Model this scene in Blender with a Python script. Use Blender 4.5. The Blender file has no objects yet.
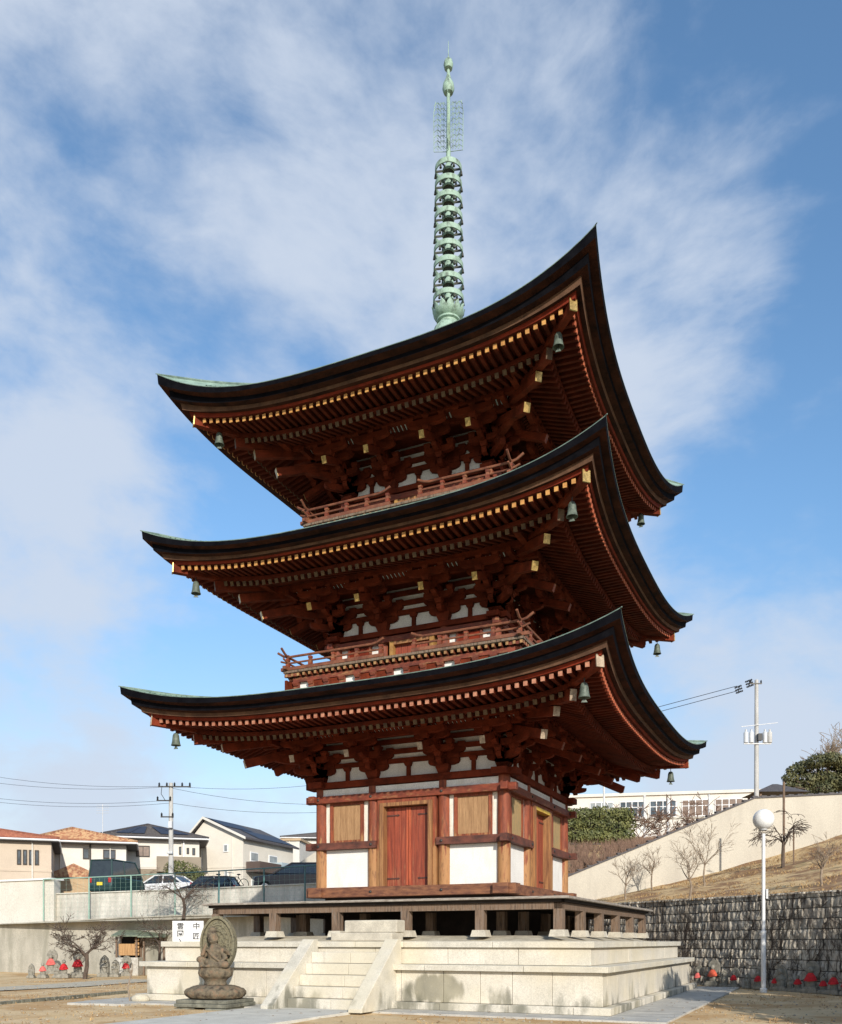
import bpy, math, random
from mathutils import Vector, Matrix, noise
R = math.radians
rnd = random.Random(7)
scn = bpy.context.scene
COL = scn.collection

# ------------------------------------------------------------------ camera
CAM = Vector((10.7411, -25.1339, 1.6)); YAW = -0.4345; F = 893.7; HX = 421.0; HY = 941.67
FW = Vector((math.sin(YAW), math.cos(YAW), 0)); RT = Vector((math.cos(YAW), -math.sin(YAW), 0))
cd = bpy.data.cameras.new('camera'); cam = bpy.data.objects.new('camera', cd); COL.objects.link(cam)
cam.location = CAM; cam.rotation_euler = (R(90), 0, -YAW)
cd.sensor_fit = 'AUTO'; cd.sensor_width = 36; cd.lens = F / 1024 * 36
cd.shift_y = (HY - 512) / 1024; cd.clip_end = 6000; cd.clip_start = .1
scn.camera = cam
ROT = -YAW                                   # things in the surroundings are turned this way
def LD(lat, dep, z=0.0): return CAM * 1 + RT * lat + FW * dep + Vector((0, 0, z - CAM.z))
def lz(px, py, d): return ((px - HX) / F * d, CAM.z + (HY - py) / F * d)
def at(px, py, d):
    l, z = lz(px, py, d); return LD(l, d, z)
def cdir(px, py): return (FW + RT * ((px - HX) / F) + Vector((0, 0, (HY - py) / F))).normalized()

# ------------------------------------------------------------------ materials
MATS = {}
def mat(name, c1, c2=None, rough=.7, scale=3.0, stretch=(1, 1, 1), bump=.0, bscale=40.0, metal=0.0, c3=None, spec=.4, coord='world', detail=6, lo=.35, hi=.65, post=None):
    m = bpy.data.materials.new(name); m.use_nodes = True; nt = m.node_tree; N = nt.nodes; L = nt.links
    b = N['Principled BSDF']; b.inputs['Roughness'].default_value = rough; b.inputs['Metallic'].default_value = metal
    b.inputs['Specular IOR Level'].default_value = spec
    c2 = c2 or tuple(x * .75 for x in c1)
    if coord == 'world':
        g = N.new('ShaderNodeNewGeometry'); src = g.outputs['Position']
    else:
        g = N.new('ShaderNodeTexCoord'); src = g.outputs['Object']
    mp = N.new('ShaderNodeMapping'); mp.inputs['Scale'].default_value = stretch; L.new(src, mp.inputs['Vector'])
    no = N.new('ShaderNodeTexNoise'); no.inputs['Scale'].default_value = scale; no.inputs['Detail'].default_value = detail; no.inputs['Roughness'].default_value = .62
    L.new(mp.outputs[0], no.inputs['Vector'])
    cr = N.new('ShaderNodeValToRGB'); cr.color_ramp.elements[0].position = lo; cr.color_ramp.elements[1].position = hi
    cr.color_ramp.elements[0].color = (*c2, 1); cr.color_ramp.elements[1].color = (*c1, 1)
    if c3:
        e = cr.color_ramp.elements.new((lo + hi) / 2); e.color = (*c3, 1)
    L.new(no.outputs['Fac'], cr.inputs['Fac'])
    # fine value variation
    n2 = N.new('ShaderNodeTexNoise'); n2.inputs['Scale'].default_value = bscale; n2.inputs['Detail'].default_value = 4
    L.new(mp.outputs[0], n2.inputs['Vector'])
    mr = N.new('ShaderNodeMapRange'); mr.inputs['From Min'].default_value = .3; mr.inputs['From Max'].default_value = .7
    mr.inputs['To Min'].default_value = .82; mr.inputs['To Max'].default_value = 1.12; L.new(n2.outputs['Fac'], mr.inputs['Value'])
    vm = N.new('ShaderNodeVectorMath'); vm.operation = 'SCALE'; L.new(cr.outputs[0], vm.inputs[0]); L.new(mr.outputs[0], vm.inputs['Scale'])
    out = vm.outputs[0]
    if post: out = post(nt, out, g, no, n2) or out
    L.new(out, b.inputs['Base Color'])
    if bump:
        bp = N.new('ShaderNodeBump'); bp.inputs['Strength'].default_value = bump; bp.inputs['Distance'].default_value = .02
        L.new(n2.outputs['Fac'], bp.inputs['Height']); L.new(bp.outputs[0], b.inputs['Normal'])
    MATS[name] = m; return m
def mixc(nt, a, bcol, fac, mode='MIX'):
    mx = nt.nodes.new('ShaderNodeMix'); mx.data_type = 'RGBA'; mx.blend_type = mode
    if isinstance(fac, (int, float)): mx.inputs[0].default_value = fac
    else: nt.links.new(fac, mx.inputs[0])
    nt.links.new(a, mx.inputs[6])
    if hasattr(bcol, 'links') or hasattr(bcol, 'is_linked'): nt.links.new(bcol, mx.inputs[7])
    else: mx.inputs[7].default_value = (*bcol, 1)
    return mx.outputs[2]
def mrange(nt, v, a, b, c=0, d=1):
    m = nt.nodes.new('ShaderNodeMapRange'); m.interpolation_type = 'SMOOTHSTEP'; nt.links.new(v, m.inputs['Value'])
    for k, x in zip(('From Min', 'From Max', 'To Min', 'To Max'), (a, b, c, d)): m.inputs[k].default_value = x
    return m.outputs[0]
def noisen(nt, src, scale, stretch=(1, 1, 1), detail=5, rough=.6):
    mp = nt.nodes.new('ShaderNodeMapping'); mp.inputs['Scale'].default_value = stretch; nt.links.new(src, mp.inputs['Vector'])
    n = nt.nodes.new('ShaderNodeTexNoise'); n.inputs['Scale'].default_value = scale; n.inputs['Detail'].default_value = detail; n.inputs['Roughness'].default_value = rough
    nt.links.new(mp.outputs[0], n.inputs['Vector']); return n.outputs['Fac']
def mathn(nt, op, a, b=0.0):
    m = nt.nodes.new('ShaderNodeMath'); m.operation = op
    for i, x in enumerate((a, b)):
        if isinstance(x, (int, float)): m.inputs[i].default_value = x
        else: nt.links.new(x, m.inputs[i])
    return m.outputs[0]
def sepz(nt, pos):
    s = nt.nodes.new('ShaderNodeSeparateXYZ'); nt.links.new(pos, s.inputs[0]); return s.outputs[2]

# painted timber: redder above, worn bare wood near the veranda
def wear(nt, out, g, no, n2):
    z = sepz(nt, g.outputs['Position'])
    f = mrange(nt, z, 5.3, 3.2)
    s = noisen(nt, g.outputs['Position'], 5, (2.2, 2.2, .35), 6)
    f2 = mrange(nt, mathn(nt, 'ADD', mathn(nt, 'MULTIPLY', f, .42), s), .62, .82)
    a = mixc(nt, out, (.37, .185, .075), f2)
    k = noisen(nt, g.outputs['Position'], 11, (1.6, 1.6, .22), 6, .7); return mixc(nt, a, (.09, .04, .022), mathn(nt, 'MULTIPLY', mrange(nt, k, .52, .66), .7))
def doorwear(nt, out, g, no, n2):
    s = noisen(nt, g.outputs['Position'], 3.5, (5, 5, .4), 7, .7); z = sepz(nt, g.outputs['Position'])
    return mixc(nt, out, (.33, .15, .075), mathn(nt, 'MULTIPLY', mrange(nt, mathn(nt, 'ADD', s, mrange(nt, z, 4.2, 3.1, 0, .08)), .55, .70), .6))
mat('timber_wall', (.30, .075, .032), (.15, .034, .017), .65, 4, (3, 3, .5), .35, 60, post=wear)
def wornbeam(nt, out, g, no, n2):
    s = noisen(nt, g.outputs['Position'], 3, (1, 1, 3), 6)
    return mixc(nt, out, (.30, .14, .06), mrange(nt, s, .52, .72))
mat('timber_beam', (.24, .052, .024), (.11, .026, .015), .6, 3, (1, 1, 2), .35, 50, post=wornbeam)
mat('timber_sill', (.27, .115, .055), (.11, .042, .027), .65, 3, (1, 1, 4), .35, 50)
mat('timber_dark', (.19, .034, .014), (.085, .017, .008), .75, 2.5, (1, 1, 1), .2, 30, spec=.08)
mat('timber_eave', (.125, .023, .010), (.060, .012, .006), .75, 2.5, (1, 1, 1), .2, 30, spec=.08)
mat('red_board', (.24, .036, .016), (.13, .02, .010), .7, 3, spec=.1)
mat('timber_waist', (.17, .055, .035), (.065, .026, .02), .65, 3, (1, 1, 2), .35, 50)
mat('joist_tip', (.42, .24, .10), (.24, .12, .05), .6, 5)
mat('rafter_tip', (.62, .32, .095), (.42, .20, .06), .5, 6)
mat('rafter_tip_red', (.55, .16, .07), (.38, .09, .045), .6, 6)
mat('rafter_tip_pale', (.50, .24, .15), (.32, .12, .07), .6, 6)
mat('rafter_tip_shaded', (.13, .075, .028), (.06, .03, .014), .6, 6)  # tips of the lower rafter row, eave shadow put into the colour
mat('gilt', (.60, .40, .14), (.30, .20, .07), .35, 10, metal=.6)
mat('white_cap', (.48, .38, .27), (.24, .17, .12), .6, 8)
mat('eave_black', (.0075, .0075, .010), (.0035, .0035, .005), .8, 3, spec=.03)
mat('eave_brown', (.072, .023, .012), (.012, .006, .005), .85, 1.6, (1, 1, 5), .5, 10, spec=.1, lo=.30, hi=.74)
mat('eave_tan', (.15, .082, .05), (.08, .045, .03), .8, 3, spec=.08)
mat('copper_green', (.22, .30, .25), (.10, .15, .13), .6, 4, (1, 1, 1), .1, 30)
mat('copper_roof', (.30, .42, .34), (.17, .25, .20), .55, 3)
mat('verdigris', (.31, .43, .36), (.12, .16, .125), .6, 6, (1, 1, .5), .3, 40, c3=(.30, .42, .33))
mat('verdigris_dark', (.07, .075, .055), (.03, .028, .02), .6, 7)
mat('bell_bronze', (.14, .17, .135), (.06, .075, .06), .5, 9)
def plast(nt, out, g, no, n2):
    P = g.outputs['Position']; s = noisen(nt, P, 2.0, (1.5, 1.5, .3), 6, .65); return mixc(nt, out, (.60, .57, .50), mathn(nt, 'MULTIPLY', mrange(nt, s, .50, .70), .55))
mat('plaster', (.80, .785, .75), (.72, .70, .665), .85, 2, bump=.08, post=plast)
mat('plaster_strip', (.80, .77, .70), (.62, .55, .45), .85, 4, (4, 4, .6))
mat('door_red', (.33, .070, .034), (.17, .036, .021), .6, 3, (6, 6, .5), .2, 50, post=doorwear)
mat('door_red_worn', (.50, .12, .05), (.30, .06, .03), .5, 4, (6, 6, .5), .2, 50)
mat('wood_bare', (.52, .31, .14), (.33, .18, .075), .65, 3, (6, 6, .5), .3, 40)
mat('wood_frame', (.38, .19, .075), (.15, .06, .028), .6, 3, (6, 6, .4), .3, 40)
mat('shutter_wood', (.42, .25, .125), (.27, .15, .07), .65, 3, (4, 4, .35), .3, 30)
mat('shutter_green', (.36, .27, .12), (.20, .21, .12), .65, 4, (6, 6, .6), .3, 30, c3=(.40, .26, .12))
mat('ochre_paint', (.40, .22, .065), (.26, .13, .04), .6, 6)
mat('yellow_paint', (.60, .42, .07), (.42, .27, .05), .6, 6)
mat('hinge_iron', (.11, .045, .035), (.05, .025, .02), .6, 20)
mat('iron', (.08, .075, .07), (.03, .03, .03), .5, 20, metal=.5)
mat('wood_grey', (.19, .15, .12), (.07, .052, .04), .75, 4, (6, 6, .6), .4, 40, c3=(.20, .13, .085))
mat('rail_wood', (.25, .095, .05), (.12, .04, .024), .65, 4)
mat('deck_edge', (.40, .36, .31), (.20, .16, .13), .75, 5, (1, 1, 6), .3, 40)
mat('shade_dark', (.035, .025, .02), (.02, .015, .012), .9, 4)  # near-black that stands in for shade under floors and inside things
def stain(nt, out, g, no, n2):
    P = g.outputs['Position']; z = sepz(nt, P)
    s = noisen(nt, P, .8, (1, 1, .45), 6); s2 = noisen(nt, P, 3.2, (1, 1, .25), 5)
    low = mrange(nt, z, 1.1, 0.0, 0, .16)
    f = mrange(nt, mathn(nt, 'ADD', mathn(nt, 'ADD', mathn(nt, 'MULTIPLY', s, .75), mathn(nt, 'MULTIPLY', s2, .25)), low), .62, .73)
    a = mixc(nt, out, (.15, .145, .11), mathn(nt, 'MULTIPLY', f, .85))
    dv = nt.nodes.new('ShaderNodeVectorMath'); dv.operation = 'DISTANCE'; mpp = nt.nodes.new('ShaderNodeMapping'); nt.links.new(P, mpp.inputs['Vector']); mpp.inputs['Scale'].default_value = (.7, 1, 1.5)
    nt.links.new(mpp.outputs[0], dv.inputs[0]); dv.inputs[1].default_value = (2.35 * .7, -6.3, .52 * 1.5)
    pt = mathn(nt, 'ADD', mrange(nt, dv.outputs['Value'], 1.0, .25, 0, .5), mathn(nt, 'MULTIPLY', s2, .55)); a = mixc(nt, a, (.13, .125, .09), mathn(nt, 'MULTIPLY', mrange(nt, pt, .58, .72), .85))
    s3 = noisen(nt, P, 4.5, (1.6, 1.6, .12), 5); a = mixc(nt, a, (.36, .34, .28), mathn(nt, 'MULTIPLY', mrange(nt, s3, .56, .72), .35))
    s4 = noisen(nt, P, 14, (1, 1, 1), 5, .7); a = mixc(nt, a, (.34, .31, .25), mathn(nt, 'MULTIPLY', mrange(nt, s4, .56, .72), .5))
    y = noisen(nt, P, .5, (1, 1, 1), 3)
    return mixc(nt, a, (.60, .53, .38), mathn(nt, 'MULTIPLY', mrange(nt, y, .45, .65), .45))
mat('podium_stone', (.66, .61, .52), (.55, .51, .43), .85, 1.3, (1, 1, 1), .25, 45, post=stain)
mat('podium_cap', (.64, .60, .51), (.50, .47, .40), .85, 2.3, (1, 1, 1), .25, 45, post=stain)
mat('plain_stone', (.60, .55, .45), (.42, .38, .31), .9, 3, (1, 1, 1), .3, 50)
mat('pavement', (.52, .50, .45), (.38, .365, .33), .85, 2, (1, 1, 1), .15, 60)
mat('path_slab', (.64, .62, .55), (.52, .50, .44), .85, 2, (1, 1, 1), .15, 60)
mat('mound_soil', (.60, .54, .42), (.42, .37, .28), .95, 3, (1, 1, 1), .4, 40)
mat('statue_stone', (.23, .145, .09), (.07, .052, .038), .9, 7, (1, 1, 1), .8, 60, c3=(.165, .135, .09), coord='obj')
mat('halo_stone', (.21, .18, .12), (.08, .07, .05), .9, 14, (1, 1, 1), .9, 70, c3=(.22, .20, .13), coord='obj')
mat('plinth_stone', (.22, .215, .17), (.10, .10, .08), .9, 6, (1, 1, 1), .5, 60)
mat('jizo_stone', (.34, .32, .27), (.18, .17, .14), .9, 8, (1, 1, 1), .5, 60, coord='obj')
mat('jizo_pale', (.55, .53, .48), (.38, .36, .32), .9, 8, (1, 1, 1), .4, 60)
mat('red_cloth', (.62, .025, .03), (.42, .015, .02), .85, 6, (1, 1, 1), .3, 20)
mat('orange_cloth', (.65, .12, .06), (.45, .07, .04), .85, 6)
mat('pink_cloth', (.70, .16, .14), (.50, .08, .07), .85, 6)
mat('white_paint', (.80, .80, .80), (.72, .72, .72), .4, 3)
mat('globe_white', (.84, .84, .83), (.80, .80, .79), .25, 2)
mat('pole_grey', (.62, .63, .64), (.50, .51, .52), .5, 4, (1, 1, .3))
mat('concrete_pole', (.52, .51, .49), (.40, .39, .37), .8, 4, (1, 1, .3), .2)
mat('black', (.02, .02, .022), (.012, .012, .013), .5, 5)
mat('rail_green', (.30, .46, .38), (.24, .38, .32), .5, 5)
mat('teal_rail', (.10, .22, .22), (.07, .16, .16), .5, 5)
mat('bark', (.13, .095, .075), (.06, .045, .035), .9, 12, (1, 1, .4), .4, 60)
mat('bark_pale', (.34, .27, .20), (.20, .15, .11), .9, 12, (1, 1, .4), .4, 60)
mat('asphalt', (.10, .10, .10), (.07, .07, .07), .9, 2)
mat('shade_leaf', (.16, .15, .06), (.040, .050, .022), .6, 1.6, (1, 1, 1), 0, 8)
mat('hedge_leaf', (.20, .20, .065), (.055, .070, .025), .6, 1.8, (1, 1, 1), 0, 8)
mat('brown_twig', (.26, .16, .11), (.12, .075, .055), .9, 2)
mat('dry_grass', (.50, .34, .16), (.28, .17, .08), .9, .9, lo=.42, hi=.58)
def wallsoft(nt, out, g, no, n2):
    s = noisen(nt, g.outputs['Position'], .9, (1, 1, .18), 6, .65); return mixc(nt, out, (.36, .33, .28), mathn(nt, 'MULTIPLY', mrange(nt, s, .48, .72), .5))
def wallstain(nt, out, g, no, n2):
    P = g.outputs['Position']
    s = noisen(nt, P, 1.4, (1, 1, .22), 6); return mixc(nt, out, (.27, .26, .21), mathn(nt, 'MULTIPLY', mrange(nt, s, .46, .68), .8))
mat('old_concrete', (.50, .47, .40), (.36, .34, .285), .95, .8, (1, 1, .6), .3, 30, post=wallstain)
mat('pale_concrete', (.70, .67, .60), (.60, .57, .50), .9, .7, (1, 1, .5), .15, 30)
mat('pale_concrete_rough', (.70, .67, .60), (.42, .40, .35), .95, 1.2, (1, 1, .35), .3, 30)
mat('cream_wall', (.72, .67, .58), (.65, .60, .52), .85, .5)
mat('cream_slope_wall', (.56, .515, .43), (.47, .43, .36), .9, .35, (1, 1, .5), .1, post=wallsoft)
mat('beige_wall', (.56, .46, .36), (.50, .41, .32), .85, .5)
mat('white_wall', (.70, .67, .61), (.62, .59, .53), .85, .5)
mat('brown_wall', (.30, .25, .19), (.24, .20, .15), .85, .5)
mat('tan_wall', (.50, .36, .22), (.42, .30, .18), .85, .8)
def tilep(nt, out, g, no, n2):
    tc = nt.nodes.new('ShaderNodeTexCoord')
    n = noisen(nt, tc.outputs['Object'], 3.2, (1, 1, 1), 2); return mixc(nt, out, (.52, .34, .19), mrange(nt, n, .42, .60))
mat('orange_tile', (.42, .19, .10), (.27, .12, .075), .8, 8, bump=.5, bscale=14, post=tilep)
mat('red_tile', (.38, .15, .09), (.25, .085, .055), .8, 8, bump=.5, bscale=14)
mat('dark_tile', (.11, .10, .10), (.06, .055, .06), .7, 8, bump=.5, bscale=14)
mat('solar', (.030, .036, .060), (.018, .022, .04), .45, 4, spec=.15)
mat('window_glass', (.10, .13, .16), (.04, .05, .06), .08, 1.2)
mat('window_pale', (.34, .37, .38), (.22, .24, .25), .2, 1.2)
mat('window_brown', (.22, .15, .11), (.14, .10, .08), .4, 3)
mat('dark_trim', (.05, .04, .035), (.03, .025, .02), .6, 4)
mat('light_panel', (.42, .50, .54), (.36, .44, .48), .5, 3)
mat('balcony_brown', (.13, .09, .075), (.08, .06, .05), .6, 6, (1, 1, 6))
mat('car_teal', (.022, .055, .055), (.018, .045, .045), .25, 3, spec=.6)
mat('car_navy', (.018, .022, .04), (.015, .018, .03), .2, 3, spec=.6)
mat('car_white', (.75, .75, .75), (.70, .70, .70), .25, 3, spec=.6)
mat('car_glass', (.03, .04, .045), (.02, .025, .03), .05, 3, spec=.8)
mat('tyre', (.02, .02, .02), (.012, .012, .012), .8, 8)
mat('chrome', (.5, .5, .5), (.4, .4, .4), .3, 5, metal=.8)
mat('plate_yellow', (.75, .62, .05), (.68, .56, .05), .4, 5)
mat('lamp_red', (.5, .02, .02), (.35, .015, .015), .3, 5)
mat('moss_green', (.22, .26, .19), (.12, .15, .11), .8, 6)
def slopeg(nt, out, g, no, n2):
    P = g.outputs['Position']; n = noisen(nt, P, .45, (1, 1, 1), 6, .7)
    a = mixc(nt, out, (.24, .13, .06), mrange(nt, n, .44, .58))
    n3 = noisen(nt, P, .25, (1, 1, 1), 5, .7); return mixc(nt, a, (.10, .13, .045), mathn(nt, 'MULTIPLY', mrange(nt, n3, .60, .70), .7))
mat('slope_grass', (.66, .47, .24), (.48, .32, .15), .95, 3, (1, 1, 1), .6, 14, post=slopeg)
def groundp(nt, out, g, no, n2):
    P = g.outputs['Position']; n = noisen(nt, P, .35, (1, 1, 1), 8, .68)
    a = mixc(nt, out, (.46, .27, .11), mathn(nt, 'MULTIPLY', mrange(nt, n, .47, .60), .85))
    n3 = noisen(nt, P, 1.3, (1, 1, 1), 6, .7); a = mixc(nt, a, (.60, .50, .33), mathn(nt, 'MULTIPLY', mrange(nt, n3, .5, .68), .55))
    n4 = noisen(nt, P, 9, (1, 1, 1), 6, .75); a = mixc(nt, a, (.30, .20, .10), mathn(nt, 'MULTIPLY', mrange(nt, n4, .56, .70), .5))
    return a
mat('dirt', (.72, .53, .30), (.58, .41, .21), .95, 1.2, (1, 1, 1), .6, 26, post=groundp)
mat('far_ground', (.30, .26, .17), (.18, .17, .10), .95, .05)
def stonep(nt, out, g, no, n2):
    P = g.outputs['Position']
    s = noisen(nt, P, 2.2, (2.2, 2.2, .5), 7, .7); a = mixc(nt, out, (.055, .045, .038), mathn(nt, 'MULTIPLY', mrange(nt, s, .52, .62), .85))
    s = noisen(nt, P, .35, (1, 1, 1), 4); return mixc(nt, a, (.10, .075, .06), mathn(nt, 'MULTIPLY', mrange(nt, s, .50, .64), .5))
mat('split_stone', (.66, .60, .50), (.36, .32, .265), .95, 5, (1.6, 1.6, .45), .6, 22, post=stonep)
mat('gravel', (.42, .37, .29), (.24, .21, .17), .9, 3)
mat('fallen_leaf', (.30, .17, .07), (.14, .08, .04), .8, 2)
mat('joint_dark', (.07, .062, .052), (.035, .032, .028), .95, 5)

# ------------------------------------------------------------------ mesh builder
class MB:
    def __init__(s): s.v = []; s.f = []; s.m = []; s.mats = []; s.sm = []
    def mi(s, name):
        if name not in s.mats: s.mats.append(name)
        return s.mats.index(name)
    def add(s, vs, fs, m, smooth=False):
        o = len(s.v); k = s.mi(m); s.v += [tuple(v) for v in vs]
        for f in fs: s.f.append(tuple(i + o for i in f)); s.m.append(k); s.sm.append(smooth)
    def box(s, x0, x1, y0, y1, z0, z1, m):
        vs = [(x, y, z) for z in (z0, z1) for y in (y0, y1) for x in (x0, x1)]
        s.add(vs, [(0, 2, 3, 1), (4, 5, 7, 6), (0, 1, 5, 4), (2, 6, 7, 3), (0, 4, 6, 2), (1, 3, 7, 5)], m)
    def cbox(s, c, d, m, rz=0, taper=1.0):
        vs = []
        for z, t in ((-.5, 1), (.5, taper)):
            for y in (-.5, .5):
                for x in (-.5, .5):
                    X, Y = x * d[0] * t, y * d[1] * t
                    vs.append((c[0] + X * math.cos(rz) - Y * math.sin(rz), c[1] + X * math.sin(rz) + Y * math.cos(rz), c[2] + z * d[2]))
        s.add(vs, [(0, 2, 3, 1), (4, 5, 7, 6), (0, 1, 5, 4), (2, 6, 7, 3), (0, 4, 6, 2), (1, 3, 7, 5)], m)
    def beam(s, a, b, w, h, m, up=(0, 0, 1), capm=None):
        a = Vector(a); b = Vector(b); d = (b - a).normalized(); u = Vector(up)
        sd = d.cross(u)
        if sd.length < 1e-4: sd = d.cross(Vector((1, 0, 0)))
        sd.normalize(); u = sd.cross(d)
        vs = []
        for p in (a, b):
            for sx, sz in ((-1, -1), (1, -1), (1, 1), (-1, 1)): vs.append(p + sd * (w / 2 * sx) + u * (h / 2 * sz))
        s.add(vs, [(0, 1, 2, 3), (0, 4, 5, 1), (1, 5, 6, 2), (2, 6, 7, 3), (3, 7, 4, 0)], m)
        s.add([vs[i] for i in (4, 5, 6, 7)], [(0, 3, 2, 1)], capm or m)
    def tube(s, pts, rad, m, n=8, caps=True, smooth=True):
        pts = [Vector(p) for p in pts]
        if isinstance(rad, (int, float)): rad = [rad] * len(pts)
        o = []; prev = None
        for i, p in enumerate(pts):
            d = (pts[min(i + 1, len(pts) - 1)] - pts[max(i - 1, 0)]).normalized()
            if prev is None:
                a = d.cross(Vector((0, 0, 1)));
                if a.length < 1e-3: a = Vector((1, 0, 0))
            else: a = prev - d * prev.dot(d)
            a.normalize(); prev = a; b = d.cross(a)
            for k in range(n):
                t = 2 * math.pi * k / n; o.append(p + (a * math.cos(t) + b * math.sin(t)) * rad[i])
        fs = []
        for i in range(len(pts) - 1):
            for k in range(n):
                fs.append((i * n + k, i * n + (k + 1) % n, (i + 1) * n + (k + 1) % n, (i + 1) * n + k))
        if caps: fs.append(tuple(range(n))[::-1]); fs.append(tuple((len(pts) - 1) * n + k for k in range(n)))
        s.add(o, fs, m, smooth)
    def lathe(s, prof, c, m, n=20, smooth=True, sx=1, sy=1):
        o = []
        for r, z in prof:
            for k in range(n):
                t = 2 * math.pi * k / n; o.append((c[0] + r * math.cos(t) * sx, c[1] + r * math.sin(t) * sy, c[2] + z))
        fs = []
        for i in range(len(prof) - 1):
            for k in range(n): fs.append((i * n + k, i * n + (k + 1) % n, (i + 1) * n + (k + 1) % n, (i + 1) * n + k))
        if prof[0][0] > 1e-4: fs.append(tuple(range(n))[::-1])
        if prof[-1][0] > 1e-4: fs.append(tuple((len(prof) - 1) * n + k for k in range(n)))
        s.add(o, fs, m, smooth)
    def ell(s, c, r, m, n=14, k=9, M=None):
        o = []
        for i in range(k + 1):
            ph = math.pi * i / k
            for j in range(n):
                t = 2 * math.pi * j / n
                v = Vector((r[0] * math.sin(ph) * math.cos(t), r[1] * math.sin(ph) * math.sin(t), -r[2] * math.cos(ph)))
                if M: v = M @ v
                o.append(v + Vector(c))
        fs = [(i * n + j, i * n + (j + 1) % n, (i + 1) * n + (j + 1) % n, (i + 1) * n + j) for i in range(k) for j in range(n)]
        s.add(o, fs, m, True)
    def prism(s, poly, origin, ax, ay, thick, m):
        """poly (a,b) in plane spanned by ax, ay, extruded +-thick/2 along the normal"""
        ax = Vector(ax); ay = Vector(ay); nn = ax.cross(ay).normalized(); og = Vector(origin)
        n = len(poly); vs = []
        for sgn in (-.5, .5):
            for a, b in poly: vs.append(og + ax * a + ay * b + nn * (thick * sgn))
        fs = [tuple(range(n))[::-1], tuple(n + i for i in range(n))]
        for i in range(n): fs.append((i, (i + 1) % n, n + (i + 1) % n, n + i))
        s.add(vs, fs, m)
    def merge(s, o, M=None):
        off = len(s.v)
        s.v += [tuple(M @ Vector(v)) if M else v for v in o.v]
        mp = [s.mi(n) for n in o.mats]
        for f, m, sm in zip(o.f, o.m, o.sm): s.f.append(tuple(i + off for i in f)); s.m.append(mp[m]); s.sm.append(sm)
    def mesh(s, name):
        me = bpy.data.meshes.new(name); me.from_pydata(s.v, [], s.f)
        for n in s.mats: me.materials.append(MATS[n])
        me.polygons.foreach_set('material_index', s.m); me.polygons.foreach_set('use_smooth', s.sm); me.update()
        if any(s.sm): me.set_sharp_from_angle(angle=R(42))
        return me
    def build(s, name, parent=None, loc=None, rz=0, bevel=0):
        o = bpy.data.objects.new(name, s.mesh(name)); COL.objects.link(o)
        if parent: o.parent = parent
        if loc is not None: o.location = loc
        if rz: o.rotation_euler = (0, 0, rz)
        if bevel:
            b = o.modifiers.new('b', 'BEVEL'); b.width = bevel; b.segments = 2; b.limit_method = 'ANGLE'; b.angle_limit = R(40)
        return o
def tag(o, label=None, cat=None, group=None, kind=None):
    if label: o['label'] = label
    if cat: o['category'] = cat
    if group: o['group'] = group
    if kind: o['kind'] = kind
    return o
def empty(name, loc, rz=0):
    o = bpy.data.objects.new(name, None); COL.objects.link(o); o.location = loc; o.rotation_euler = (0, 0, rz); o.empty_display_size = .3; return o
def link(name, me, parent=None, loc=(0, 0, 0), rz=0):
    o = bpy.data.objects.new(name, me); COL.objects.link(o); o.parent = parent; o.location = loc; o.rotation_euler = (0, 0, rz); return o
def quarter(mb, sides=(0, 1, 2, 3)):
    out = MB()
    for k in sides: out.merge(mb, Matrix.Rotation(k * math.pi / 2, 4, 'Z'))
    return out

# ================================================================== PAGODA
# side frame: side 0 faces -Y: local (u, -n, z); built for side 0 and turned by quarters
def S(u, n, z): return (u, -n, z)
pagoda = empty('pagoda', (0, 0, 0))
tag(pagoda, 'tall three-storey red timber pagoda with white lower panels and a green metal spire', 'pagoda')

LV = [  # W wall half width, zf floor, zt top of wall beams, eave: outer mid n,z ; tip b,z ; inner(mid) n,z ; hip b,z ; base tips n,z
    dict(W=2.79, zf=2.66, zt=6.18, on=6.48, oz=7.80, tb=6.73, tz=8.46, inn=5.82, iz=7.36, hb=6.1, hz=7.72, bn=5.22, bz=7.06, rn=3.3, rz=8.74),
    dict(W=2.45, zf=9.33, zt=10.42, on=6.03, oz=11.96, tb=6.335, tz=12.73, inn=5.40, iz=11.66, hb=5.7, hz=11.95, bn=4.82, bz=11.38, rn=2.95, rz=13.25),
    dict(W=2.15, zf=13.63, zt=14.55, on=5.73, oz=16.1, tb=6.05, tz=17.07, inn=5.02, iz=15.74, hb=5.3, hz=16.1, bn=4.42, bz=15.47, rn=.62, rz=19.35),
]
PW = 3.7
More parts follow.
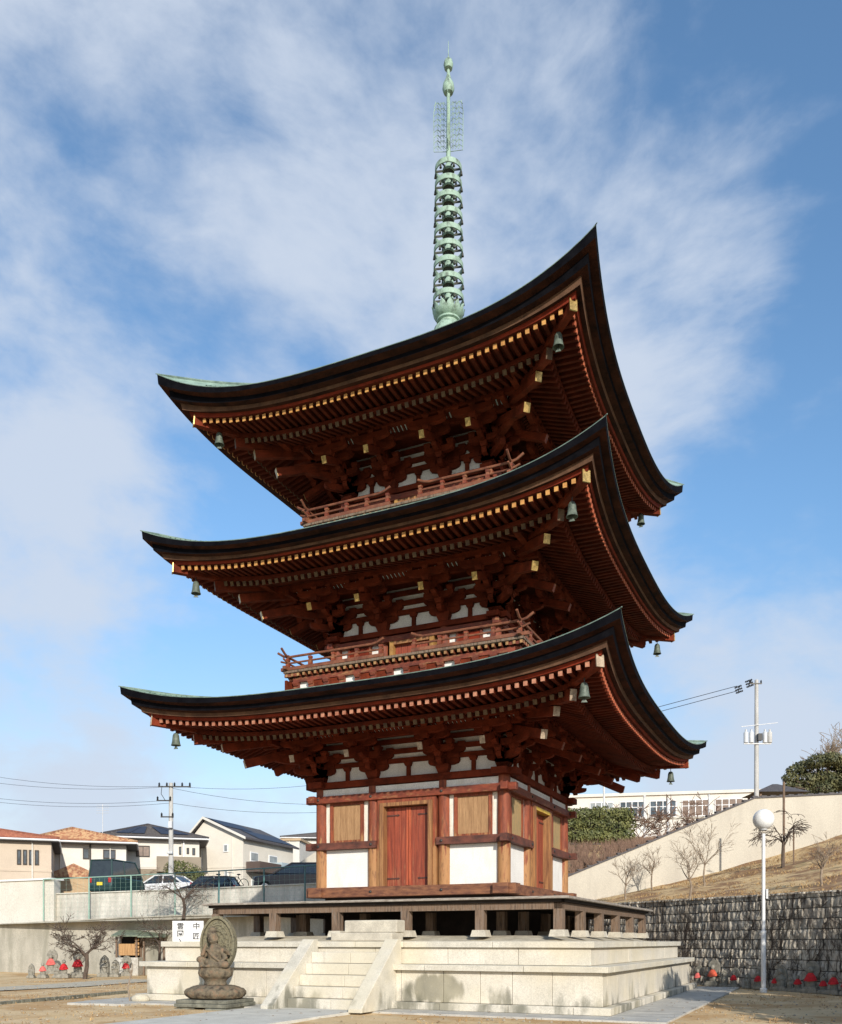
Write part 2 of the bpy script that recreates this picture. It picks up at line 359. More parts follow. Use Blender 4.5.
# eave cross-section: (fraction n, fraction z, material of the strip to the next point)
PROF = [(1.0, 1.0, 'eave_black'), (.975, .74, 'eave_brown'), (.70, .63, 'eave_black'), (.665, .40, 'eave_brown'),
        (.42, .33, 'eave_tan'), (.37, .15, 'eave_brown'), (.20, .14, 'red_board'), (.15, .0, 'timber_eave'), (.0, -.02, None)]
def eavept(L, fn, fz, s):
    a = abs(s)
    nm = L['inn'] + (L['on'] - L['inn']) * fn; nb = L['hb'] + (L['tb'] - L['hb']) * fn
    zm = L['iz'] + (L['oz'] - L['iz']) * fz; zb = L['hz'] + (L['tz'] - L['hz']) * fz
    n = nm + (nb - nm) * a ** 2.5; z = zm + (zb - zm) * a ** PW
    return s * nb, n, z
def fly(L, u, n):
    """underside height of the flying rafters' boards at (u, n)"""
    # at the inner line n=bn-.15 : z = bz + .30 ; at tips iz
    n0 = L['bn'] - .15; t = (n - n0) / (L['inn'] - n0)
    b = n0 + .3 * t + (L['inn'] - n0) * t
    s = min(abs(u) / max(n + .28 * t, .1), 1.05)
    zm = (L['bz'] + .24) + (L['iz'] - L['bz'] - .24) * t
    lift = .24 + (L['hz'] - L['iz'] - .24) * t
    return zm + lift * s ** PW
def base(L, u, n):
    """top of base rafters at (u,n), n from wall to bn"""
    t = (n - L['W']) / (L['bn'] - L['W'])
    s = min(abs(u) / max(n, .1), 1.05)
    return L['bz'] + (L['bn'] - n) * .33 + .28 * t ** 2 * s ** PW

def eave_out(mb, L, ns=48):
    for i in range(len(PROF) - 1):
        f0, z0, m = PROF[i]; f1, z1, _ = PROF[i + 1]
        A = []; B = []
        for k in range(ns + 1):
            s = -1 + 2 * k / ns; s = math.copysign(abs(s) ** .8, s)
            u, n, z = eavept(L, f0, z0, s); A.append(S(u, n, z))
            u, n, z = eavept(L, f1, z1, s); B.append(S(u, n, z))
        vs = A + B; q = ns + 1
        mb.add(vs, [(k, k + q, k + q + 1, k + 1)[::-1] for k in range(ns)], m, False)
for li, L in enumerate(LV):
    # roof covering (copper sheets with rolls)
    mb = MB(); ns, nv = 40, 14
    P = []
    for j in range(nv + 1):
        v = j / nv
        for k in range(ns + 1):
            s = -1 + 2 * k / ns; u0, n0, z0 = eavept(L, 1, 1, s)
            a = abs(s)
            nn = n0 * (1 - v) + L['rn'] * v; uu = u0 * (1 - v) + s * L['rn'] * v
            zz = L['oz'] + (L['rz'] - L['oz']) * (.50 * v + .50 * v * v) + (L['tz'] - L['oz']) * a ** PW * (1 - v) ** 1.6
            if j == 0: zz = z0
            P.append(S(uu, nn, zz))
    q = ns + 1
    mb.add(P, [(j * q + k, j * q + k + 1, (j + 1) * q + k + 1, (j + 1) * q + k) for j in range(nv) for k in range(ns)], 'copper_roof', True)
    for k in range(1, 2 * ns, 1):       # batten rolls running up the slope
        s = -1 + k / ns
        pts = []
        for j in (.6, 3, 6, 9, 12):
            v = j / nv; u0, n0, z0 = eavept(L, 1, 1, s)
            uu = u0                       # rolls run straight up
            nn = n0 * (1 - v) + L['rn'] * v
            if abs(uu) > nn + .01: break
            sv = uu / (abs(n0) * (1 - v) + L['rn'] * v) ; a = min(abs(sv), 1)
            zz = L['oz'] + (L['rz'] - L['oz']) * (.50 * v + .50 * v * v) + (L['tz'] - L['oz']) * a ** PW * (1 - v) ** 1.6
            pts.append(S(uu, nn, zz + .004))
        if len(pts) > 1: mb.tube(pts, .024, 'copper_roof', 5, False)
    # edge roll of green copper
    pts = []
    for k in range(49):
        s = -1 + 2 * k / 48; u, n, z = eavept(L, 1, 1, s); pts.append(S(u, n - .01, z + .012))
    mb.tube(pts, .012, 'copper_green', 6, False)
    # hip ridge on the +u end
    pts = []; rr = []
    for j in range(0, 13):
        v = j / 12; 
        b = L['tb'] * (1 - v) + L['rn'] * v
        zz = L['oz'] + (L['rz'] - L['oz']) * (.50 * v + .50 * v * v) + (L['tz'] - L['oz']) * (1 - v) ** 1.6
        if j == 0: b += .03; zz = L['tz'] + .0
        pts.append(S(b, b, zz + .015)); rr.append(.012 if j == 0 else .04)
    mb.tube(pts, rr, 'copper_green', 6)
    roof = quarter(mb).build('roof', pagoda)
    # thick eave edge
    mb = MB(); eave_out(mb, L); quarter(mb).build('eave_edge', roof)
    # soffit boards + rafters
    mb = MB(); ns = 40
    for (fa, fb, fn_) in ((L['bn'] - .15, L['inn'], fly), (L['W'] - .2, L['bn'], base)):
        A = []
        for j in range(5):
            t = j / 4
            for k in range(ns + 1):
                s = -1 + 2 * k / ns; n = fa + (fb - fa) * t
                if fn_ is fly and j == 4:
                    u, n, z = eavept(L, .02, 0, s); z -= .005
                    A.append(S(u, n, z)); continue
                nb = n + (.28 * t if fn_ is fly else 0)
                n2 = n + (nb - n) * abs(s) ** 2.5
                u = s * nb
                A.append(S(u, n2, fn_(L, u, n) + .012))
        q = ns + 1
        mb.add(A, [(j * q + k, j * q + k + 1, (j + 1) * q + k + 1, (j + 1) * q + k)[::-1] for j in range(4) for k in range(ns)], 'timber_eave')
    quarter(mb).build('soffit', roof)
    sp = .206; tipm = 'rafter_tip' if li > 0 else 'rafter_tip_pale'
    mf = MB(); mbb = MB()
    k = 0; u = sp / 2
    while u < L['hb'] - .16:
        for sg in (-1, 1):
            uu = u * sg; s = u / L['hb']
            _, nt_, zt_ = eavept(L, .0, 0, s)
            ns0 = max(L['bn'] - .2, u + .1)
            if nt_ + .03 > ns0 + .05:
                a = S(uu, ns0, fly(L, uu, ns0) - .05); b = S(uu, nt_ + .03, zt_ - .075)
                mf.beam(a, b, .090, .108, 'timber_eave')
                # painted tip board
                d = (Vector(b) - Vector(a)).normalized(); c = Vector(b) + d * .008
                mf.beam(c - d * .02, c, .094, .112, tipm)
            if u < L['bn'] - .1:
                n0 = max(L['W'] - .1, u + .08); n1 = L['bn'] + .12 * s ** 2.5
                pts = [S(uu, n0 + (n1 - n0) * t, base(L, uu, n0 + (n1 - n0) * t) - .05) for t in (0, .34, .67, 1)]
                for i in range(3): mbb.beam(pts[i], pts[i + 1], .095, .115, 'timber_eave')
                d = (Vector(pts[3]) - Vector(pts[2])).normalized(); mbb.beam(Vector(pts[3]) - d * .02, Vector(pts[3]) + d * .008, .100, .12, 'rafter_tip_shaded')
        u += sp
    # board under flying rafters (kioi)
    for k in range(24):
        s0, s1 = -1 + k / 12, -1 + (k + 1) / 12; n = L['bn']
        f = lambda s: Vector(S(s * n, n + .12 * abs(s) ** 2.5 - .05, base(L, s * n, n) + .055))
        mbb.beam(f(s0), f(s1), .12, .11, 'timber_eave')
    def sided(m_, a, b):
        o_ = MB()
        for k in range(4):
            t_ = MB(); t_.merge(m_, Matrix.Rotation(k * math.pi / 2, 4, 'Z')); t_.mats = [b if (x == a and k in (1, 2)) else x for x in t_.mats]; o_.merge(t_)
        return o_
    sided(mf, tipm, 'rafter_tip_red').build('flying_rafters', roof); sided(mbb, 'rafter_tip_shaded', 'timber_eave').build('base_rafters', roof)
    # hip beams (one mesh, four copies)
    mb = MB(); capm = 'gilt' if li > 0 else 'white_cap'
    b2 = L['bn'] + .14; z2 = base(L, L['bn'], L['bn']) - .16
    w = L['W']
    mb.beam(S(w - .1, w - .1, base(L, w, w) - .22), S(b2, b2, z2), .17, .26, 'timber_dark', capm='rafter_tip_shaded' if li else 'white_cap')
    c = Vector(S(L['hb'] + .05, L['hb'] + .05, L['hz'] - .10)); a = Vector(S(b2 - .7, b2 - .7, z2 + .24))
    mb.beam(a, c, .17, .26, 'timber_dark'); d = (c - a).normalized()
    mb.beam(c, c + d * .03, .19, .28, capm)
    me = mb.mesh('hip_beam')
    for k in range(4): link('hip_beam', me, roof, rz=k * math.pi / 2)

# ---- brackets
def hijiki(mb, c, ax, half, h=.17, w=.14, m='timber_dark'):
    """boat-shaped arm centred on c along ax"""
    e = .38 * half
    poly = [(-half, h / 2), (-half, h * .05), (-half + e * .25, -h * .28), (-half + e, -h / 2), (half - e, -h / 2), (half - e * .25, -h * .28), (half, h * .05), (half, h / 2)]
    mb.prism(poly, c, ax, (0, 0, 1), w, m)
def masu(mb, c, sz=.22, h=.14, m='timber_dark', rz=0):
    mb.cbox((c[0], c[1], c[2] - h * .2), (sz * .72, sz * .72, h * .6), m, rz, 1.35)
    mb.cbox((c[0], c[1], c[2] + h * .3), (sz, sz, h * .4), m, rz)
def bracket(W_off=0, diag=False):
    """origin at top of the wall beam on the column axis; outward = -Y (n)"""
    mb = MB(); dk = 'timber_dark'
    masu(mb, (0, 0, .12), .38, .24)
    def arm_u(n, z, half): 
        hijiki(mb, S(0, n, z), (1, 0, 0), half)
        for x in (-half + .1, 0, half - .1): masu(mb, S(x, n, z + .155), .2, .13)
    def arm_n(n1, z):
        hijiki(mb, S(0, n1 / 2 - .1, z), (0, 1, 0), n1 / 2 + .12)
        masu(mb, S(0, n1, z + .155), .2, .13)
    arm_u(0, .30, .46); arm_n(.42, .30)
    arm_u(0, .60, .62); arm_u(.42, .60, .44); arm_n(.84, .60)
    arm_u(.84, .86, .50)
    # tail rafter sloping down and out
    mb.beam(S(0, -.1, 1.08), S(0, 1.60, .44), .14, .19, dk); d = (Vector(S(0, 1.60, .44)) - Vector(S(0, -.1, 1.08))).normalized()
    p = Vector(S(0, 1.60, .44)); mb.beam(p, p + d * .012, .142, .192, 'gilt')
    masu(mb, S(0, 1.28, .76), .2, .14); hijiki(mb, S(0, 1.28, .91), (1, 0, 0), .55)
    for x in (-.45, 0, .45): masu(mb, S(x, 1.28, 1.05), .19, .1)
    if diag:
        mb2 = MB()
        for kk in (0, 1): pass
    return mb
def capped(m): b = bracket(); b.mats = [m if x == 'gilt' else x for x in b.mats]; return b
def corner_bracket(c1, c2, capm):
    mb = MB(); mb.merge(capped(c1)); mb.merge(capped(c2), Matrix.Rotation(R(90), 4, 'Z'))
    # diagonal pieces, out along (+x,-y)
    D = Vector((1, -1, 0)).normalized()
    for n1, z in ((.42, .30), (.84, .60)):
        hijiki(mb, D * (n1 * .7) + Vector((0, 0, z)), D, n1 * .7 + .25, .17, .15); masu(mb, D * (n1 * 1.414) + Vector((0, 0, z + .155)), .2, .13, rz=R(45))
    for b_, z, zz in ((1.58, .42, 1.12), (2.02, .82, 1.42)):
        a = D * -.1 + Vector((0, 0, zz)); c = Vector((b_, -b_, z)); mb.beam(a, c, .17, .22, 'timber_dark'); d = (c - a).normalized(); mb.beam(c, c + d * .012, .172, .222, capm)
    return mb
for li, L in enumerate(LV):
    W = L['W']; capm = 'white_cap' if li == 0 else 'gilt'
    me_i = [capped(c).mesh('bracket') for c in (capm, 'timber_beam', 'timber_beam', capm)]; cs = (capm, 'timber_beam', 'timber_beam', capm)
    bay = 1.08 * W / 2.79
    for k in range(4):
        Rk = Matrix.Rotation(k * math.pi / 2, 3, 'Z')
        for u in (-bay, bay): link('bracket', me_i[k], pagoda, Rk @ Vector(S(u, W, L['zt'])), k * math.pi / 2)
        link('corner_bracket', corner_bracket(cs[k], cs[(k + 1) % 4], capm).mesh('corner_bracket'), pagoda, Rk @ Vector(S(W, W, L['zt'])), k * math.pi / 2)
    # purlins and upper wall (plaster with timbers), cove with ribs
    mb = MB(); zt = L['zt']
    n = W + 1.28; mb.beam(S(-n - 1.0, n, zt + 1.16), S(n + 1.0, n, zt + 1.16), .17, .17, 'timber_dark')
    for n, z, e in ((W, .46, .0), (W, .72, .3), (W, 1.0, .3), (W + .84, 1.02, .6)): mb.beam(S(-n - e, n, zt + z), S(n + e, n, zt + z), .13, .13, 'timber_dark')
    for u in (-(W + bay) / 2, 0, (W + bay) / 2):
        mb.box(u - .055, u + .055, -W - .05, -W + .05, zt, zt + .40, 'timber_dark'); masu(mb, S(u, W, zt + .35), .22, .12)
    quarter(mb).build('bracket_beams', pagoda)
    mb = MB(); mb.box(-W, W, -W + .02, -W + .05, zt, zt + 1.6, 'plaster'); quarter(mb).build('upper_plaster', pagoda)
    mb = MB()
    a0, z0, a1, z1 = W + .84, zt + 1.10, W + 1.25, zt + 1.28
    mb.add([S(-a0, a0, z0), S(a0, a0, z0), S(a1, a1, z1), S(-a1, a1, z1)], [(0, 1, 2, 3)], 'plaster')
    u = -a0
    while u < a0 + .01:
        mb.beam(S(u, a0, z0 - .02), S(u, a1, z1 - .02), .07, .05, 'timber_dark'); u += .12
    b0, y0 = W + .06, zt + 1.12
    mb.add([S(-b0, b0, y0), S(b0, b0, y0), S(a0, a0, z0 + .005), S(-a0, a0, z0 + .005)], [(0, 1, 2, 3)], 'timber_eave')
    quarter(mb).build('cove', pagoda)

# ---- walls
def ringbeam(n, z0, z1, m, e=0.0, w=.16, lab=None, name='beam'):
    """beam round the building: two full length, two butted between, noses beyond the corners"""
    mb = MB()
    for sg in (-1, 1): mb.box(-n - e, n + e, min(sg * n, sg * (n - w)), max(sg * n, sg * (n - w)), z0, z1, m)
    for sg in (-1, 1):
        mb.box(min(sg * n, sg * (n - w)) - (0 if 1 else 0), max(sg * n, sg * (n - w)), -n + w, n - w, z0, z1, m)
        if e:
            for s2 in (-1, 1): mb.box(min(sg * n, sg * (n - w)), max(sg * n, sg * (n - w)), min(s2 * n, s2 * (n + e)), max(s2 * n, s2 * (n + e)), z0 + .003, z1 - .003, m)
    o = mb.build(name, pagoda, bevel=.012); 
    if lab: o['label'] = lab
    return o
W = 2.79; BX = 1.08
colm = MB(); colm.lathe([(.175, 2.9), (.178, 4.0), (.17, 6.0)], (0, 0, 0), 'timber_wall', 18)
cme = colm.mesh('column')
for k in range(4):
    Rk = Matrix.Rotation(k * math.pi / 2, 3, 'Z')
    for u in (-BX, BX, W): link('column', cme, pagoda, Rk @ Vector(S(u, W, 0)), 0)
ringbeam(W + .24, 2.86, 3.144, 'timber_sill', .16, .42, 'worn sill beam along the veranda floor', 'sill_beam')
ringbeam(W + .23, 5.57, 5.77, 'timber_beam', .18, .2, None, 'head_beam')
ringbeam(W + .09, 5.80, 5.97, 'timber_dark', 0, .12, None, 'tie_beam')
ringbeam(W + .22, 5.99, 6.17, 'timber_dark', .2, .44, None, 'plate_beam')
mb = MB(); mb.box(-W, W, -W - .125, -W - .095, 5.78, 5.965, 'plaster')
quarter(mb).build('white_band', pagoda)
# nail covers
nm = MB(); nm.lathe([(.042, 0), (.038, .02), (.0, .038)], (0, 0, 0), 'iron', 10); 
nmr = MB(); nmr.merge(nm, Matrix.Rotation(R(90), 4, 'X')); 
nme = nmr.mesh('nail_cover')
for k in (0, 1):
    Rk = Matrix.Rotation(k * math.pi / 2, 3, 'Z')
    for u in (-W, -BX, BX, W):
        for z, n in ((3.0, W + .24), (5.67, W + .23), (4.33, W + .23)): link('nail_cover', nme, pagoda, Rk @ Vector(S(u, n, z)), k * math.pi / 2)
# waist beams on the side bays only
wb = MB(); wb.box(BX - .16, W + .23, -W - .23, -W - .03, 4.23, 4.43, 'timber_waist')
wb2 = MB(); wb2.box(-W - .42, -BX + .16, -W - .23, -W - .03, 4.232, 4.428, 'timber_waist')
wbm = wb.mesh('waist_beam'); wbm2 = wb2.mesh('waist_beam')
for k in range(4):
    link('waist_beam', wbm, pagoda, rz=k * math.pi / 2); link('waist_beam', wbm2, pagoda, rz=k * math.pi / 2)
pan = MB(); pan.box(-.72, .72, -.015, .015, 3.14, 4.225, 'plaster'); pme = pan.mesh('white_panel')
bcx = (BX + W) / 2
def shutter_mesh(m):
    a = MB(); bw = .90 / 4
    for i in range(4): a.box(-.45 + i * bw + .002, -.45 + (i + 1) * bw - .002, -.02, .02 , 4.50, 5.50, m)
    return a.mesh('shutter')
sh_y, sh_g = shutter_mesh('shutter_wood'), shutter_mesh('shutter_green')
fr = MB()
for x in (-.5, .5): fr.box(x - .05, x + .05, -.06, .04, 4.44, 5.57, 'timber_wall')
fr.box(-.45, .45, -.055, .04, 5.50, 5.57, 'timber_wall'); fr.box(-.45, .45, -.055, .04, 4.44, 4.50, 'timber_wall')
frm = fr.mesh('window_frame')
st = MB(); st.box(-.085, .085, -.02, .02, 4.44, 5.57, 'plaster_strip')
stm = st.mesh('white_strip')
for k in range(4):
    Rk = Matrix.Rotation(k * math.pi / 2, 3, 'Z'); rz = k * math.pi / 2
    for u in (-bcx, bcx):
        link('white_panel', pme, pagoda, Rk @ Vector(S(u, W + .02, 0)), rz)
        f = link('window', frm, pagoda, Rk @ Vector(S(u, W + .02, 0)), rz)
        f['label'] = 'window shuttered with bare tan boards' if k in (0, 3) else 'window shuttered with worn greenish boards'
        link('shutter', sh_y if k in (0, 3) else sh_g, f, (0, 0, 0)); link('white_strip', stm, f, (-.635, 0, 0)); link('white_strip', stm, f, (.635, 0, 0))
dz0, dz1 = 3.15, 5.34
df = MB()
for sg in (-1, 1):
    df.box(min(sg * .68, sg * .80), max(sg * .68, sg * .80), -.20, .12, 3.144, 5.46, 'wood_frame')
    df.box(min(sg * .803, sg * .90), max(sg * .803, sg * .90), -.14, .10, 3.144, 5.57, 'timber_wall')
df.box(-.68, .68, -.19, .12, 5.36, 5.46, 'wood_frame'); df.box(-.80, .80, -.14, .10, 5.463, 5.57, 'timber_wall')
dfm = df.mesh('door')
df.mats = ['yellow_paint' if m == 'wood_frame' else m for m in df.mats]
df2 = MB(); df2.box(-.68, .68, -.19, .12, 5.36, 5.46, 'yellow_paint')
df3 = MB()
for sg in (-1, 1):
    df3.box(min(sg * .68, sg * .80), max(sg * .68, sg * .80), -.20, .12, 3.144, 5.46, 'wood_frame'); df3.box(min(sg * .803, sg * .90), max(sg * .803, sg * .90), -.14, .10, 3.144, 5.57, 'timber_wall')
df3.merge(df2); df3.box(-.80, .80, -.14, .10, 5.463, 5.57, 'timber_wall'); dfy = df3.mesh('door')
leaf = MB()
for i in range(3): leaf.box(.004 + i * .2247, .2207 + i * .2247, -.02, .02, dz0, dz1, 'door_red')
leaf.box(.01, .07, -.045, -.021, dz0 + .02, dz1 - .02, 'door_red_worn')
lfm = leaf.mesh('door_leaf')
hg = MB()
for z in (3.36, 5.12):
    hg.prism([(.67, -.022), (.67, .022), (.36, .018), (.32, .032), (.27, .0), (.32, -.032), (.36, -.018)], (0, -.032, z), (1, 0, 0), (0, 0, 1), .012, 'hinge_iron')
hgm = hg.mesh('hinge')
for k in range(4):
    Rk = Matrix.Rotation(k * math.pi / 2, 3, 'Z'); rz = k * math.pi / 2
    d = link('door', dfm if k in (0, 3) else dfy, pagoda, Rk @ Vector(S(0, W + .03, 0)), rz)
    if k == 1: d['label'] = 'red double door with yellow lintel'
    a = link('door_leaf', lfm, d, (0, .05, 0)); b = link('door_leaf', lfm, d, (0, .05, 0)); b.scale = (-1, 1, 1)
    a = link('hinge', hgm, d, (0, .05, 0)); b = link('hinge', hgm, d, (0, .05, 0)); b.scale = (-1, 1, 1)
core = MB(); core.box(-W + .06, W - .06, -W + .06, W - .06, 1.7, 6.1, 'shade_dark')  # near-black box, darkness below the floor put into its colour
for L in LV[1:]: core.box(-L['W'] + .05, L['W'] - .05, -L['W'] + .05, L['W'] - .05, L['zf'] - .8, L['zt'] + 1.2, 'shade_dark')
core.build('inner_core', pagoda)
# upper storeys
for li in (1, 2):
    L = LV[li]; W2 = L['W']; zf = L['zf']; zt = L['zt']; bay = 1.08 * W2 / 2.79; hh = zt - zf
    cm = MB(); cm.lathe([(.15, zf), (.15, zt - .1)], (0, 0, 0), 'timber_wall', 14); cm2 = cm.mesh('column')
    mb = MB(); 
    mb.box(-W2, -bay, -W2 - .02, -W2 + .03, zf, zt - .1, 'plaster'); mb.box(bay, W2, -W2 - .02, -W2 + .03, zf, zt - .1, 'plaster')
    pl = mb
    q = quarter(pl).build('wall_panels', pagoda)
    bw_ = MB(); bw_.box(-.32, .32, -.05, 0, zf + .1, zt - .38, 'red_board')
    bw_.box(-.38, -.32, -.08, -.0, zf, zt - .3, 'timber_beam'); bw_.box(.32, .38, -.08, -.0, zf, zt - .3, 'timber_beam'); bwm = bw_.mesh('window')
    for k in range(4):
        for sg in (-1, 1): link('window', bwm, pagoda, Matrix.Rotation(k * math.pi / 2, 3, 'Z') @ Vector(S(sg * (bay + W2) / 2, W2 + .022, 0)), k * math.pi / 2)
    for k in range(4):
        Rk = Matrix.Rotation(k * math.pi / 2, 3, 'Z'); rz = k * math.pi / 2
        for u in (-bay, bay, W2): link('column', cm2, pagoda, Rk @ Vector(S(u, W2, 0)), 0)
    dm = MB()
    for sg in (-1, 1): dm.box(min(sg * .56, sg * .68), max(sg * .56, sg * .68), -.16, .1, zf, zt - .36, 'ochre_paint')
    dm.box(-.56, .56, -.14, .08, zt - .45, zt - .36, 'wood_frame'); dm = dm.mesh('door')
    lm = MB()
    for i in range(3): lm.box(.004 + i * .185, .181 + i * .185, -.02, .02, zf, zt - .45, 'door_red')
    lm = lm.mesh('door_leaf')
    for k in range(4):
        Rk = Matrix.Rotation(k * math.pi / 2, 3, 'Z'); d = link('door', dm, pagoda, Rk @ Vector(S(0, W2 + .03, 0)), k * math.pi / 2)
        a = link('door_leaf', lm, d, (0, .0, 0)); b = link('door_leaf', lm, d, (0, .0, 0)); b.scale = (-1, 1, 1)
    ringbeam(W2 + .19, zt - .36, zt - .20, 'timber_beam', .16, .18, None, 'head_beam')
    ringbeam(W2 + .18, zt - .155, zt - .005, 'timber_dark', .18, .34, None, 'plate_beam')
    ringbeam(W2 + .17, zf + .0, zf + .14, 'timber_beam', .1, .2, None, 'sill_beam')
    # balcony
    bh = (3.60, 3.20)[li - 1]; mb = MB()
    mb.box(-bh, bh, -bh, bh, zf - .07, zf, 'wood_grey')
    u = -bh + .1
    tips = MB()
    while u < bh - .05:
        tips.beam(S(u, bh - .5, zf - .13), S(u, bh - .02, zf - .13), .075, .08, 'timber_beam', capm='joist_tip'); u += .19
    deck = mb.build('balcony', pagoda, bevel=.01); quarter(tips).build('joists', deck)
    sk = MB(); zb = zf - .80
    sk.box(-bh + .22, bh - .22, -bh + .22, -bh + .30, zb, zf - .2, 'plaster')
    sk.box(-bh + .12, bh - .12, -bh + .12, -bh + .26, zf - .32, zf - .2, 'timber_beam')
    sk.box(-bh + .08, bh - .08, -bh + .08, -bh + .26, zb + .05, zb + .19, 'timber_beam')
    u = -bh + .35; i = 0
    while u < bh - .25:
        masu(sk, S(u, bh - .17, zf - .37), .19, .11, 'timber_beam'); sk.box(u - .09, u + .09, -bh + .13, -bh + .21, zb + .19, zf - .40, 'timber_beam')
        if i % 3: sk.box(u, u + .5, -bh + .15, -bh + .218, zb + .19, zf - .32, 'timber_dark')
        u += .5; i += 1
    quarter(sk).build('skirting', deck)
    # railing: broken at the middle of each side, ends swept up
    rl = MB(); e = .34; rn = bh - .1
    def rail(z, r, u0, u1, m='rail_wood', up0=0, up1=0):
        pts = [(u0, up0)] + [(u0 + .35, 0)] + [(u1 - .35, 0)] + [(u1, up1)]
        mid = [(u0 + .18, up0 * .3), (u1 - .18, up1 * .3)]
        pts = [pts[0], mid[0], pts[1], pts[2], mid[1], pts[3]]
        rl.tube([S(a, rn, z + b) for a, b in pts], r, m, 7)
    for (u0, u1, p0, p1) in ((-rn - e, -.42, .16, .12), (.42, rn + e, .12, .16)):
        rail(zf + .42, .035, u0, u1, up0=p0, up1=p1); rail(zf + .24, .028, u0 + .1 * (u0 < -1), u1 - .1 * (u1 > 1), up0=p0 * .5 if u0 < -1 else 0, up1=p1 * .5 if u1 > 1 else 0)
        a, b = (u0 + .12, u1) if u0 < -1 else (u0, u1 - .12)
        rl.beam(S(a, rn, zf + .075), S(b, rn, zf + .075), .09, .09, 'rail_wood')
    for s_ in (-1, 1):
        for i in range(5):
            u = s_ * (.5 + (rn - .5) * i / 4)
            rl.box(u - .04, u + .04, -rn - .04, -rn + .04, zf, zf + (.36 if i < 4 else .47), 'rail_wood')
            rl.box(u - .052, u + .052, -rn - .052, -rn + .052, zf + .12, zf + .22, 'timber_beam'); rl.box(u - .05, u + .05, -rn - .05, -rn + .05, zf + .30, zf + .36, 'timber_beam')
    quarter(rl).build('railing', deck)

# ---- finial (spire)
fin = MB(); v = 'verdigris'
fin.cbox((0, 0, 19.5), (1.1, 1.1, .6), v); fin.cbox((0, 0, 19.83), (1.25, 1.25, .08), v)
fin.lathe([(.5, 19.87), (.5, 20.05), (.44, 20.3), (.30, 20.45), (.30, 20.5), (.36, 20.53), (.36, 20.58), (.30, 20.62), (.1, 20.64)], (0, 0, 0), v, 28)
fin.tube([(0, 0, 20.5), (0, 0, 25.7), (0, 0, 28.6)], [.085, .07, .045], 'verdigris', 12)
finial = fin.build('finial', pagoda)
lo = MB()
for i in range(12):       # lotus petals cup
    t = 2 * math.pi * i / 12; M = Matrix.Rotation(t, 4, 'Z')
    pt = MB(); vs = []
    for (r, z, w) in ((.24, 20.58, .07), (.38, 20.66, .105), (.45, 20.78, .12), (.46, 20.88, .085), (.485, 20.96, .012)):
        for s_ in (-1, 0, 1): vs.append((r + (.035 if s_ == 0 else 0), s_ * w, z))
    pt.add(vs, [(a * 3 + b, a * 3 + b + 1, a * 3 + b + 4, a * 3 + b + 3) for a in range(4) for b in range(2)], v, True); lo.merge(pt, M)
lo.lathe([(.2, 20.56), (.36, 20.64), (.42, 20.78), (.3, 20.84), (.1, 20.86)], (0, 0, 0), v, 24)
lo.build('lotus_cup', finial)
for i in range(9):
    z = 21.20 + i * .497; r = .47 - .0075 * i; rg = MB()
    n = 32; vs = []; fs = []
    for k in range(n):
        t = 2 * math.pi * k / n
        for rr, zz in ((r, -.075), (r, .075), (r - .035, .075), (r - .035, -.075)): vs.append((rr * math.cos(t), rr * math.sin(t), zz))
    for k in range(n):
        for j in range(4): fs.append((k * 4 + j, ((k + 1) % n) * 4 + j, ((k + 1) % n) * 4 + (j + 1) % 4, k * 4 + (j + 1) % 4))
    rg.add(vs, fs, v, True)
    rg.lathe([(.17, -.07), (.19, -.03), (.17, .05), (.12, .10), (.105, .14)], (0, 0, 0), 'verdigris', 14)
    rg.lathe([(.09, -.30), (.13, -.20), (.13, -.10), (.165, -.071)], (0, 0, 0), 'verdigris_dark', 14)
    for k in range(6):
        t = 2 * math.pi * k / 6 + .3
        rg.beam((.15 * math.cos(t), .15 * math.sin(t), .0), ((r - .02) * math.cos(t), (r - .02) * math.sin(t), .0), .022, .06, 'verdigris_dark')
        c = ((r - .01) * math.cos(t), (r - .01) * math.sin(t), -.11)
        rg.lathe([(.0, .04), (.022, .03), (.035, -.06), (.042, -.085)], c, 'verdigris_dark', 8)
    rg.build('ring', finial, (0, 0, z))
for k in range(4):       # openwork flame plates
    fl = MB(); t = k * math.pi / 2 + .35; d = Vector((math.cos(t), math.sin(t), 0))
    z0, z1, w = 25.75, 27.3, .44
    P2 = lambda a, z: d * a + Vector((0, 0, z))
    fl.tube([P2(.07, z0), P2(w, z0 + .02), P2(w + .01, z1 - .35), P2(w - .05, z1)], .011, v, 5); 
    rr = random.Random(3)
    for j in range(9):
        z = z0 + .1 + j * .165
        pts = [P2(.08, z), P2(.17, z + .09), P2(.26, z + .02), P2(.34, z + .10), P2(w, z + .02)]
        fl.tube(pts, .011, v, 4)
        for a in (.13, .22, .31): fl.tube([P2(a, z - .03), P2(a + .04, z + .04), P2(a + .01, z + .11), P2(a - .03, z + .06)], .010, v, 4)
    fl.build('flame_plate', finial)
ju = MB(); ju.lathe([(.06, 27.50), (.14, 27.54), (.185, 27.66), (.165, 27.80), (.09, 27.96), (.045, 28.12)], (0, 0, 0), v, 16)
ju.lathe([(.05, 28.24), (.12, 28.28), (.15, 28.40), (.12, 28.52), (.04, 28.60), (.012, 28.68), (.008, 29.1), (.0, 29.15)], (0, 0, 0), v, 16); ju.build('jewel', finial)

